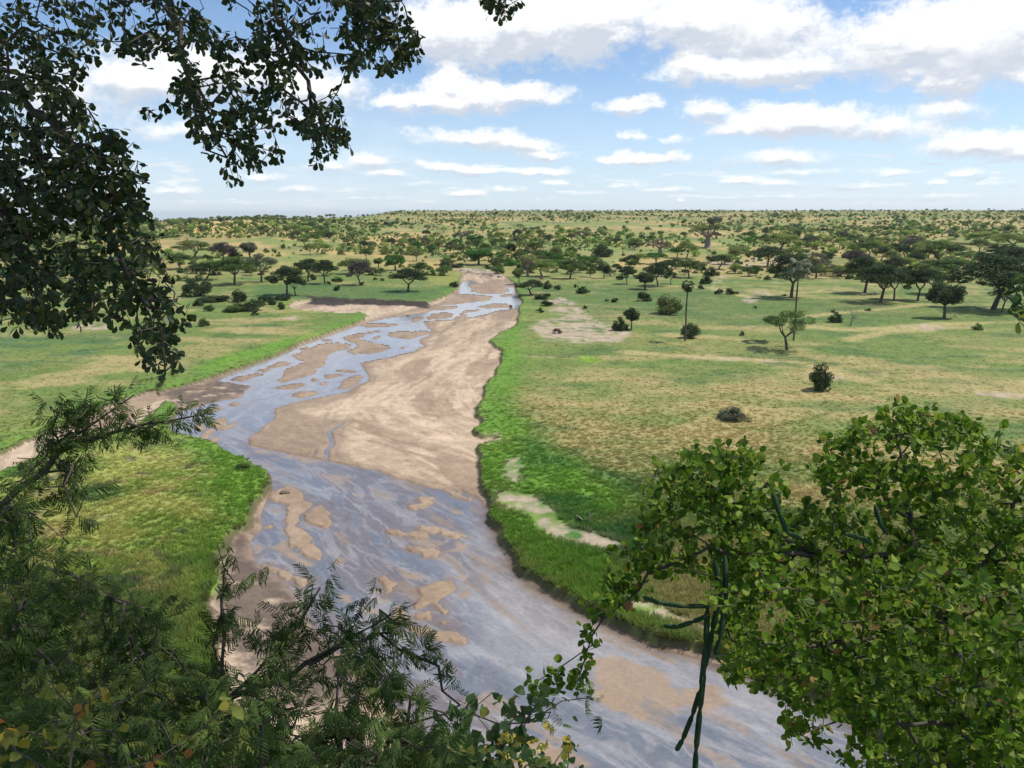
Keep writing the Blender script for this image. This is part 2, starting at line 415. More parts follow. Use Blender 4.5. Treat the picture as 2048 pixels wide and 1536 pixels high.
CREEK2 = W(Z6([(825, 972), (818, 990), (808, 1003)]))
BAR_EDGE_ALL = BARS + BARS_LOW
CENTER = W([(985, 556), (975, 575), (950, 605), (860, 640), (760, 690), (650, 740), (520, 810), (440, 850), (520, 900), (650, 960), (760, 1040), (880, 1150), (1050, 1290), (1250, 1420), (1600, 1600)])
MUD_P = W([(455, 1090), (500, 1040), (520, 1035), (515, 1075), (500, 1110), (590, 1195), (610, 1245), (700, 1330), (760, 1400), (700, 1420), (560, 1400), (470, 1330), (430, 1280), (440, 1180)])
MUD2_P = W([(372, 776), (440, 755), (500, 765), (490, 790), (440, 800), (358, 826), (330, 800), (320, 790)])
WET_P = W([(547, 838), (549, 817), (586, 806), (692, 785), (750, 770), (690, 800), (610, 822), (615, 835), (690, 845), (690, 870), (660, 900), (650, 920), (640, 919), (551, 903), (496, 880), (523, 859)])
DRY_P = W([(690, 800), (737, 768), (760, 725), (860, 700), (1000, 700), (1000, 730), (980, 760), (945, 840), (950, 975), (900, 975), (800, 950), (700, 925), (690, 850), (620, 832)])

HPROF_D = np.array([0, 440, 500, 600, 700, 850, 1000, 1250, 1500, 2000, 3000, 6000, 60000.])
HPROF_Z = np.array([0, 0, 1.2, 3.6, 6.3, 10.5, 14.7, 21.2, 27.2, 35.5, 44.5, 45.0, 30.])
LPROF_D = np.array([0, 430, 500, 600, 700, 850, 1000, 1150, 1300, 1500, 1900, 2600, 60000.])
LPROF_Z = np.array([0, 0, 2.0, 5.8, 9.8, 15.0, 19.6, 22.6, 23.5, 21., 2., -45, -1500.])
SL_D = np.array([0, 1.5, 3, 5, 10, 20, 30, 39, 42, 1e6])
SL_Z = np.array([33.2, 32.8, 30.6, 27.4, 21.0, 9.5, 1.6, .1, 0, 0])


def height_big(x, y):
    d = np.hypot(x, y); az = np.degrees(np.arctan2(x, y))
    hr = np.interp(d, HPROF_D, HPROF_Z); hl = np.interp(d, LPROF_D, LPROF_Z)
    # left ridge: height of the crest falls away to the left
    hl = hl * np.interp(az, [-60, -33, -27, -24, -20, -16, -11], [.45, .62, .80, .93, 1.08, 1.20, 1.36])
    w = sstep(-19, -7, az)
    # beyond the left crest blend only its back side
    z = lerp(hl, np.maximum(hr, 0), w)
    und = (fbm(x / 160, y / 160, 3, 5) - .5) * np.clip((d - 430) / 600, 0, 1) * 5.0
    z = z + und
    return z + np.interp(d, SL_D, SL_Z)


def side(az): return az


def height_flat(x, y, sd_corr, sd_water, sd_bars):
    """floodplain, bank, sand and channel; metres"""
    d = np.hypot(x, y)
    near = 1 - sstep(430, 520, d)
    bank = sstep(0.0, 0.75, sd_corr) * 0.85 + sstep(.5, 9, sd_corr) * .35
    und = (fbm(x / 23, y / 23, 3, 11) - .5) * .8 * sstep(2, 14, sd_corr)
    hum = (fbm(x / 2.6, y / 2.6, 3, 12) - .5) * .30 * sstep(.3, 1.5, sd_corr)
    sand = sstep(0, 5, -sd_corr) * 0
    inwater = np.maximum(sd_water, -sd_bars)      # <0 : in water
    chan = np.clip(inwater * 0.55, -0.14, 0.15) + sstep(.5, 8, inwater) * .10
    rip = (fbm(x / 1.7, y / 1.1, 3, 21) - .5) * .05 * sstep(0, 1.0, inwater)
    near = near * sstep(38, 43, d)
    return lerp(0, bank + und + hum, near * 1.0) + np.where(sd_corr < 0.0, chan + rip, chan * np.clip(1 - sd_corr / .75, 0, 1)), inwater


def fields(x, y):
    """all signed distances at world points (arrays)"""
    w1 = (fbm(x / 3.5, y / 3.5, 4, 41) - .5)
    w2 = (fbm(x / 11., y / 11., 3, 43) - .5)
    sc = sdf_poly(x, y, CORR_P, 60.) + w1 * 1.6 + w2 * 1.2
    sw = sdf_poly(x, y, WATER_P, 40.)
    sb = np.full(x.shape, 30., np.float32)
    m = (sw < 2)
    if m.any():
        xm, ym = x[m], y[m]; s = np.full(xm.shape, 30., np.float32)
        for P in BARS: s = np.minimum(s, sdf_poly(xm, ym, P, 8.))
        for P in BARS_LOW: s = np.minimum(s, sdf_poly(xm, ym, P, 8.))
        sb[m] = s
    dd = np.hypot(x, y)
    wn = w1 * np.clip(dd / 120, .5, 2.2) * 1.0
    sw = sw + wn
    sb = sb + wn * 1.1 + (fbm(x / .8, y / .8, 3, 47) - .5) * .8 + np.maximum(0, .16 - np.abs(fbm(x / 3.2, y / 5.0, 3, 49) - .5)) * 5.0 - .35
    ck = np.minimum(sdf_line(x, y, CREEK, 20.) - .35 - .25 * w1, sdf_line(x, y, CREEK2, 20.) - .18)
    sw = np.minimum(sw, ck)
    return sc, sw, sb


def terrain_z(x, y):
    x = np.asarray(x, float); y = np.asarray(y, float)
    sc, sw, sb = fields(x, y)
    zf, iw = height_flat(x, y, sc, sw, sb)
    return height_big(x, y) + zf


# ------------------------------------------------------------------ ground sheet
colsA = np.radians(np.concatenate([np.linspace(-180, -44, 36)[:-1], np.linspace(-44, -38, 26)[:-1], np.linspace(-38, 38, 1000), np.linspace(38, 44, 26)[1:], np.linspace(44, 180, 36)[1:]]))
dn = np.concatenate([np.array([0.05, .8, 1.5, 2.2, 3, 4, 5, 6.5, 8, 10, 12, 14.5, 17, 20, 23, 26, 29, 32, 34.5, 37, 39, 41]),
                     1 / np.linspace(1 / 42.5, 1 / 470., 560), np.geomspace(472, 3400, 150), np.geomspace(3600, 45000, 14)])
AZ, DD = np.meshgrid(colsA, dn)
gx = (DD * np.sin(AZ)); gy = (DD * np.cos(AZ))
sh = gx.shape
gx = gx.ravel(); gy = gy.ravel()
sc, sw, sb = fields(gx, gy)
zf, inw = height_flat(gx, gy, sc, sw, sb)
gz = height_big(gx, gy) + zf
D = np.hypot(gx, gy)
ppx, ppy = to_px(gx, gy, 0.0)


def soft(P, w=3.0, mg=25.):
    return 1 - sstep(-w, w, sdf_poly(gx, gy, W(P), mg) + (fbm(gx / 4, gy / 4, 3, 71) - .5) * w * 2.2)


def C(r, g_, b_): return np.array([r, g_, b_], np.float32)


def blend(base, c, m): return base + (c - base) * m[:, None]


n_l = fbm(gx / 38, gy / 26, 4, 1)
n_m = fbm(gx / 13, gy / 8, 4, 2)
n_s = fbm(gx / 2.2, gy / 1.6, 3, 3)
n_t = fbm(gx / 60, gy / 14, 4, 4)
G_LUSH = C(.125, .255, .026); G_MID = C(.145, .200, .046); G_DARK = C(.082, .145, .040); G_OLIVE = C(.205, .225, .065); G_TAN = C(.370, .300, .125)
SAND = C(.54, .405, .275); SANDW = C(.235, .16, .105); MUD = C(.115, .082, .062); SOIL = C(.10, .068, .045); PALE = C(.44, .34, .25)
c = np.tile(G_MID, (len(gx), 1))
c = blend(c, G_OLIVE, sstep(.42, .62, n_l * .5 + n_m * .5))
c = blend(c, G_TAN, sstep(.50, .66, n_m * .45 + n_t * .55) * .75)
c = blend(c, G_DARK, sstep(.54, .68, fbm(gx / 13, gy / 8, 4, 9)) * .75)
# right field: dry stems between greener swales
rf = soft([(1040, 770), (1180, 735), (1400, 770), (1700, 740), (2300, 760), (2300, 1040), (1900, 1100), (1500, 1060), (1300, 990), (1130, 930), (1080, 860), (1035, 820)], 5)
c = blend(c, G_TAN, rf * sstep(.34, .60, n_m * .5 + n_t * .5) * .9)
c = blend(c, G_OLIVE, rf * sstep(.50, .62, fbm(gx / 7, gy / 4, 4, 15)) * .7)
lf = soft([(-200, 740), (120, 720), (300, 715), (380, 740), (200, 790), (0, 840), (-200, 880)], 4)
c = blend(c, G_TAN, lf * sstep(.35, .6, n_m) * .85)
c = blend(c, G_TAN, soft([(320, 690), (480, 640), (640, 650), (540, 690), (420, 720)], 6) * sstep(.42, .62, n_m) * .7)
c = blend(c, C(.055, .135, .045), soft([(-200, 690), (60, 680), (220, 690), (180, 730), (0, 765), (-200, 790)], 4) * sstep(.35, .55, n_m) * .8)
# lower left field
llf = soft([(-200, 960), (250, 900), (560, 960), (460, 1120), (430, 1300), (300, 1560), (-300, 1560)], 4)
c = blend(c, C(.225, .29, .055), llf * .75)
c = blend(c, C(.36, .35, .10), llf * sstep(.45, .6, fbm(gx / 6, gy / 4.5, 4, 18)) * .8)
c = blend(c, G_DARK * 1.0, llf * sstep(.54, .66, n_m) * .9)
c = blend(c, G_TAN * .85, llf * sstep(.56, .68, fbm(gx / 4.5, gy / 3.2, 4, 19)) * .8)
c = blend(c, C(.12, .115, .07), llf * sstep(.66, .74, fbm(gx / 3.5, gy / 2.2, 4, 20)) * .8)
# lush growth beside the river
lush = np.exp(-np.maximum(sc, 0) / lerp(3.4, 3.0, sstep(150, 350, D)))
lush = np.maximum(lush, soft([(1040, 640), (1045, 720), (1030, 790), (1035, 840), (1090, 880), (1130, 930), (1200, 970), (1250, 1010), (1200, 1060), (1240, 1130), (1150, 1110), (1020, 1000), (940, 960), (940, 840), (980, 760), (1000, 680)], 3))
lush = np.maximum(lush, soft([(390, 880), (470, 905), (560, 960), (530, 1030), (450, 1100), (420, 1060), (400, 960)], 3))
lush = np.maximum(lush, soft([(375, 765), (480, 735), (600, 688), (700, 650), (640, 665), (560, 690), (420, 730)], 2.5))
lush = np.maximum(lush, soft([(960, 1040), (1060, 1040), (1210, 1120), (1400, 1300), (1250, 1260), (1050, 1170)], 2))
lush *= (1 - sstep(430, 470, D))
c = blend(c, G_LUSH, np.clip(lush, 0, 1) * (.72 + .28 * n_s))
swale = soft([(1060, 870), (1130, 930), (1300, 1000), (1330, 1100), (1260, 1130), (1100, 1080), (1040, 980)], 3)
c = blend(c, C(.055, .150, .035), swale * sstep(.42, .6, n_m) * .85)
c = blend(c, C(.17, .30, .02), soft([(1160, 720), (1200, 722), (1195, 735), (1155, 735)], 2) * .9)
shadegreen = soft([(520, 575), (640, 572), (850, 585), (915, 575), (860, 605), (620, 600), (480, 612)], 4)  # greener grass, darkened in place of a cloud shadow on the left plain
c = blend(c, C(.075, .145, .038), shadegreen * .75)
c = blend(c, C(.075, .140, .036), soft([(1060, 575), (1400, 580), (1560, 600), (1900, 640), (1560, 660), (1200, 640), (1080, 610)], 8) * .45)  # cloud shade put into the grass colour of the right plain
# hill and far plain
hill = sstep(430, 520, D)
hc = np.tile(C(.31, .265, .092), (len(gx), 1))
hc = blend(hc, C(.215, .250, .070), sstep(.40, .58, fbm(gx / 70, gy / 90, 4, 31)))
hc = blend(hc, C(.46, .33, .13), sstep(.50, .64, fbm(gx / 45, gy / 60, 4, 33)) * .85)
hc = blend(hc, C(.12, .17, .05), sstep(.56, .70, fbm(gx / 25, gy / 60, 4, 35)) * .7)
hc = blend(hc, C(.22, .22, .075), sstep(1200, 2400, D) * .5)
hc = blend(hc, C(.58, .42, .15), soft([(330, 488), (420, 477), (520, 483), (560, 490), (480, 497), (380, 500)], 18, 60) * .9)  # golden patch: sunlight on the hill slope put into the colour
c = blend(c, hc, hill)
c = blend(c, C(.23, .25, .06), soft([(850, 560), (905, 545), (918, 562), (905, 575), (860, 572)], 3))
# bare sand: tracks and pans on the plain
PANS = [[(1080, 610), (1120, 600), (1150, 610), (1160, 625), (1195, 650), (1268, 672), (1240, 690), (1150, 693), (1090, 690), (1060, 665), (1075, 650), (1130, 640), (1090, 630), (1110, 622)],
        [(1484, 608), (1500, 598), (1505, 588), (1530, 586), (1550, 597), (1525, 602), (1500, 614)], [(1015, 992), (1050, 1003), (1110, 1040), (1120, 1062), (1160, 1082), (1225, 1108), (1225, 1124), (1130, 1098), (1075, 1074), (1060, 1048), (985, 1016), (990, 998)], [(1250, 1222), (1330, 1232), (1420, 1268), (1440, 1295), (1370, 1275), (1290, 1245)],
        [(1790, 660), (1850, 655), (1900, 662), (1850, 668)], [(590, 640), (600, 648), (560, 646)], [(640, 628), (700, 622), (730, 626), (700, 632)], [(150, 655), (215, 655), (220, 665), (150, 670)],
        [(1022, 935), (1038, 930), (1044, 955), (1030, 985), (1018, 965)], [(955, 880), (990, 878), (1000, 890), (965, 896)], [(1360, 720), (1480, 724), (1560, 735), (1440, 732)], [(1940, 795), (2080, 800), (2080, 815), (1960, 806)],
        [(1580, 536), (1450, 540), (1410, 534), (1500, 526), (1560, 524)], [(1225, 655), (1270, 665), (1255, 668)], [(1430, 560), (1450, 555), (1440, 570), (1425, 578)], [(1610, 755), (1700, 765), (1660, 772)], [(920, 540), (1000, 545), (1015, 560), (960, 556), (915, 550)]]
pan = np.zeros(len(gx), np.float32)
for P in PANS: pan = np.maximum(pan, soft(P, 1.2, 12.))
TR = [[(1540, 594), (1640, 588), (1740, 592)], [(1600, 660), (1700, 668), (1800, 664), (1900, 655), (2060, 650)], [(1620, 640), (1700, 630), (1850, 615)], [(1340, 676), (1400, 682), (1480, 690)], [(1700, 690), (1760, 672), (1850, 668)],
      [(1500, 600), (1420, 580), (1330, 578)], [(1270, 715), (1400, 722), (1600, 735), (1720, 770)]]
strk = np.zeros(len(gx), np.float32)
for P in TR: strk = np.maximum(strk, 1 - sstep(.6, 4.5, sdf_line(gx, gy, W(P), 12.) + (n_m - .5) * 7))
c = blend(c, G_TAN * 1.15, strk * .8)
c = blend(c, PALE, pan * sstep(.36, .58, n_m * .35 + n_s * .65) * .9)
grassmask = (1 - pan) * (1 - hill)
# river sand
fl_s = np.zeros(len(gx)); fl_t = np.zeros(len(gx))
m = (sc < 6)
xm, ym = gx[m], gy[m]
ws = np.zeros(xm.shape); ss = np.zeros(xm.shape); ts = np.zeros(xm.shape)
acc_s = 0.0
segs = []
for (ax, ay), (bx, by) in zip(CENTER[:-1], CENTER[1:]):
    ex, ey = bx - ax, by - ay; L = math.hypot(ex, ey); ex /= L; ey /= L
    al = np.clip((xm - ax) * ex + (ym - ay) * ey, 0, L); qx = xm - ax - al * ex; qy = ym - ay - al * ey
    dd2 = qx * qx + qy * qy
    segs.append((dd2, acc_s + (xm - ax) * ex + (ym - ay) * ey, -(xm - ax) * ey + (ym - ay) * ex)); acc_s += L
dmin = np.min([s_[0] for s_ in segs], axis=0)
for d2_, s_, t_ in segs:
    w_ = np.exp(-(d2_ - dmin) / (60 + dmin * .9)); ws += w_; ss += w_ * s_; ts += w_ * t_
fl_s[m] = ss / ws; fl_t[m] = ts / ws
sand = np.zeros((len(gx), 3), np.float32) + SAND
f1 = fbm(fl_s / 9, fl_t / 2.2, 5, 51); f2 = fbm(fl_s / 26 + f1 * 1.2, fl_t / 5.5 + f1, 5, 53)
sand = blend(sand, SAND * .80, sstep(.46, .60, f1) * .9)
sand = blend(sand, SANDW * 1.15, sstep(.50, .64, f2) * .65)
wetp = 1 - sstep(-1.5, 1.5, sdf_poly(gx, gy, WET_P, 20.) + (n_s - .5) * 2)
dryp = 1 - sstep(-4, 4, sdf_poly(gx, gy, DRY_P, 20.) + (n_m - .5) * 8)
up_wet = sstep(150, 230, D)
wet = np.clip(np.exp(-np.maximum(inw, 0) / 2.2) * 1.0, 0, 1)
wet = np.maximum(wet, np.where(sw < 1.5, .8, 0))          # bars standing in the stream stay damp
wet = np.maximum(wet, wetp * .85)
wet = np.maximum(wet, .55 * up_wet * (1 - dryp) * sstep(.38, .6, f2))
sand = blend(sand, SANDW * C(1.1, 1.1, 1.05), np.clip(wet, 0, 1) * .85)
thin = sstep(.60, .70, fbm(fl_s / 5 + 3 * f2, fl_t / .9, 4, 57)) * (sw > 1.0)
sand = blend(sand, SANDW * .9, thin * .4)
mud = 1 - sstep(-1.5, 1.5, np.minimum(sdf_poly(gx, gy, MUD_P, 15.), sdf_poly(gx, gy, MUD2_P, 15.)) + (n_s - .5) * 3)
sand = blend(sand, MUD, mud * sstep(.20, .46, fbm(gx / 2.4, gy / 1.3, 4, 59)) * .88)
mound = sdf_poly(gx, gy, W([(560, 975), (590, 978), (585, 992), (555, 990)]), 6.)
wetv = np.clip(wet * (sc < 0) + .3 * mud, 0, 1)
incorr = 1 - sstep(-.05, .35, sc)
# cut bank face of roots and soil
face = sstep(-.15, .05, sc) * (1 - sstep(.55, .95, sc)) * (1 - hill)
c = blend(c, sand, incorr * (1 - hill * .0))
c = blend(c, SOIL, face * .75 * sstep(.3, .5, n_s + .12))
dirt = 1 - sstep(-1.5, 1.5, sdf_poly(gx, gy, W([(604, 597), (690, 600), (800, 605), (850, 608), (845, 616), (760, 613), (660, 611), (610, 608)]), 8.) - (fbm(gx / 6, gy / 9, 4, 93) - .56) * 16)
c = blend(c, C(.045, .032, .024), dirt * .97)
grassmask = grassmask * sstep(.35, .7, sc) * (1 - dirt)
# slope under the viewer
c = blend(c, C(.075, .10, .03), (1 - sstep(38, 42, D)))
# grain
grain = (fbm(gx / (.25 + D / 500), gy / (.18 + D / 380), 2, 61) - .5)
c = c * (1 + grain[:, None] * .20)
c = np.clip(c, .01, .8)

nr, nc = sh
idx = np.arange(nr * nc).reshape(nr, nc)
quads = np.stack([idx[:-1, :-1], idx[:-1, 1:], idx[1:, 1:], idx[1:, :-1]], -1).reshape(-1, 4)[:, ::-1]


def pmat(name):
    m_ = bpy.data.materials.new(name); m_.use_nodes = True
    t = m_.node_tree; t.nodes.clear()
    b_ = NB(t); out = b_.n('ShaderNodeOutputMaterial'); p = b_.n('ShaderNodeBsdfPrincipled')
    b_.l(p.outputs[0], out.inputs[0])
    return m_, b_, p, out


M_ground, b, p, out = pmat('ground_surface')
at = b.n('ShaderNodeAttribute', attribute_name='tint'); wt = b.n('ShaderNodeAttribute', attribute_name='wet')
tcd = b.n('ShaderNodeTexCoord')
n1 = b.noise(tcd.outputs['Object'], 1.7, 6, .65)
n2 = b.noise(tcd.outputs['Object'], .35, 5, .6)
vv_ = b.math('MULTIPLY_ADD', b.math('ADD', n1, n2), .75, .25)
cc = b.n('ShaderNodeVectorMath', operation='SCALE'); b.l(at.outputs['Color'], cc.inputs[0]); b.l(vv_, cc.inputs['Scale'])
b.l(cc.outputs[0], p.inputs['Base Color'])
b.l(b.math('MULTIPLY_ADD', wt.outputs['Fac'], -.35, .92), p.inputs['Roughness'])
p.inputs['Specular IOR Level'].default_value = .25
bp = b.n('ShaderNodeBump'); bp.inputs['Strength'].default_value = .5; bp.inputs['Distance'].default_value = .12; b.l(n1, bp.inputs['Height']); b.l(bp.outputs[0], p.inputs['Normal'])

gme = mesh_np('ground', np.stack([gx, gy, gz], 1), quads, {'tint': c, 'wet': wetv}, smooth=True, mats=[M_ground])
ground = tag(obj('ground', gme), kind='structure')

# ------------------------------------------------------------------ river water
wm = (inw < .45) & (sc < 3) & (D > 40) & (D < 620)
wmq = wm[quads].all(1)
wq = quads[wmq]
used = np.unique(wq); remap = np.full(len(gx), -1, np.int64); remap[used] = np.arange(len(used))
xw, yw = gx[used], gy[used]
S, T = fl_s[used], fl_t[used]
shoal = np.full(len(used), 12., np.float32)
for P in SHOALS: shoal = np.minimum(shoal, sdf_poly(xw, yw, P, 6.))
sh_ = 1 - sstep(-.5, .45, shoal + (fbm(xw / 1.2, yw / .9, 3, 81) - .5) * 1.6)
depthn = fbm(S / 16 + 2 * fbm(S / 9, T / 6, 3, 88), T / 4.2 + 1.5 * fbm(S / 11, T / 7, 3, 89), 5, 82)
rib = 1 - np.abs(2 * fbm(S / 13 + 2.5 * depthn, T / 3.2 + 2.2 * depthn, 4, 83) - 1)
rib2 = 1 - np.abs(2 * fbm(S / 6 + 2. * depthn, T / 1.1 + 3.0 * depthn, 3, 84) - 1)
W_DEEP = C(.130, .138, .155); W_MILK = C(.355, .33, .315); W_SAND = C(.34, .24, .15); W_PURP = C(.180, .148, .138)
wc = np.tile(W_DEEP * 1.25, (len(used), 1)).astype(np.float32)
wc = blend(wc, W_PURP, sstep(.42, .60, depthn) * .8)
wc = blend(wc, W_MILK, sstep(.82, .985, rib) * .5)
wc = blend(wc, W_MILK, sstep(.90, .99, rib2) * .35)
milk = 1 - sstep(-3, 3, sdf_poly(xw, yw, W([(990, 1040), (1010, 1130), (1150, 1230), (1400, 1330), (1600, 1420), (1560, 1450), (1350, 1380), (1100, 1330), (1000, 1300), (950, 1200), (930, 1080)]), 20.) + (depthn - .5) * 10)
wc = blend(wc, W_MILK, milk * .55)
upm = sstep(110, 170, D[used])
wc = blend(wc, W_MILK * 1.15, upm * .5)
fine = fbm(S / 3.5 + 2 * depthn, T / .45 + 2.5 * depthn, 4, 86)
wc = wc * (1 + (fine[:, None] - .5) * .28)
wc = blend(wc, W_SAND * .9, sstep(.62, .74, fbm(S / 7 + 2 * depthn, T / 1.6 + 2 * depthn, 4, 87)) * (1 - upm) * .55)
wc = blend(wc, W_SAND, sh_ * .9)
edge = np.exp(-np.maximum(-inw[used], 0) / .35)
wc = blend(wc, SANDW, edge * .65)
rb = np.exp(-np.maximum(-sc[used], 0) / 1.0) * (xw > -5)
wc = blend(wc, C(.12, .075, .04), rb * .7)
M_water, b, p, out = pmat('shallow_river_water')
at = b.n('ShaderNodeAttribute', attribute_name='tint')
tcd = b.n('ShaderNodeTexCoord')
geo = b.n('ShaderNodeNewGeometry')
n1 = b.noise(tcd.outputs['Object'], 2.6, 5, .62, .4); n2 = b.noise(tcd.outputs['Object'], .45, 4, .6, .8)
sc2 = b.n('ShaderNodeVectorMath', operation='SCALE'); b.l(at.outputs['Color'], sc2.inputs[0]); b.l(b.math('MULTIPLY_ADD', b.math('ADD', n1, n2), .55, .45), sc2.inputs['Scale'])
b.l(sc2.outputs[0], p.inputs['Base Color'])
p.inputs['Roughness'].default_value = .09; p.inputs['IOR'].default_value = 1.42
bp = b.n('ShaderNodeBump'); bp.inputs['Strength'].default_value = .22; bp.inputs['Distance'].default_value = .045
b.l(b.math('ADD', n1, b.math('MULTIPLY', n2, 1.6)), bp.inputs['Height']); b.l(bp.outputs[0], p.inputs['Normal'])
# water surface is level
wz = np.zeros(len(used)) + 0.0
wme = mesh_np('river', np.stack([xw, yw, wz], 1), remap[wq], {'tint': wc}, smooth=True, mats=[M_water])
river = tag(obj('river', wme), kind='structure')

# ------------------------------------------------------------------ geometry builders
class Tubes:
    def __init__(self): self.v = []; self.f = []; self.n = 0
    def add(self, pts, rad, k=5):
        pts = np.asarray(pts, float); rad = np.broadcast_to(np.asarray(rad, float), (len(pts),))
        tg = np.gradient(pts, axis=0); tg /= np.linalg.norm(tg, axis=1)[:, None] + 1e-9
        ref = np.where(np.abs(tg[:, 2:3]) < .9, np.array([[0, 0, 1.]]), np.array([[1., 0, 0]]))
        u = np.cross(tg, ref); u /= np.linalg.norm(u, axis=1)[:, None] + 1e-9; w = np.cross(tg, u)
        a = np.linspace(0, 2 * np.pi, k, endpoint=False)
        ring = pts[:, None] + rad[:, None, None] * (np.cos(a)[None, :, None] * u[:, None] + np.sin(a)[None, :, None] * w[:, None])
        n = len(pts); base = self.n + np.arange(n * k).reshape(n, k)
        q = np.stack([base[:-1], np.roll(base[:-1], -1, 1), np.roll(base[1:], -1, 1), base[1:]], -1).reshape(-1, 4)
        self.v.append(ring.reshape(-1, 3)); self.f.append(q); self.n += n * k
    def arrays(self): return np.concatenate(self.v), np.concatenate(self.f)
    def mesh(self, name, mat):
        v, f = self.arrays(); return mesh_np(name, v, f, smooth=True, mats=[mat])


def rand_rot(n, r):
    q = r.normal(size=(n, 4)); q /= np.linalg.norm(q, axis=1)[:, None]
    w, x, y, z = q.T
    return np.stack([np.stack([1 - 2 * (y * y + z * z), 2 * (x * y - z * w), 2 * (x * z + y * w)], -1),
                     np.stack([2 * (x * y + z * w), 1 - 2 * (x * x + z * z), 2 * (y * z - x * w)], -1),
                     np.stack([2 * (x * z - y * w), 2 * (y * z + x * w), 1 - 2 * (x * x + y * y)], -1)], 1)


def cards(cent, size, r, flat=0.0):
    """small leaf clump faces (rhombs) at the centres"""
    n = len(cent)
    R = rand_rot(n, r)
    base = np.array([[-.5, 0, 0], [0, -.32, .06], [.5, 0, 0], [0, .32, .06]])
    v = np.einsum('nij,kj->nki', R, base) * np.asarray(size)[:, None, None]
    v[:, :, 2] *= (1 - flat)
    v = v + cent[:, None]
    f = np.arange(n * 4).reshape(n, 4)
    return v.reshape(-1, 3), f


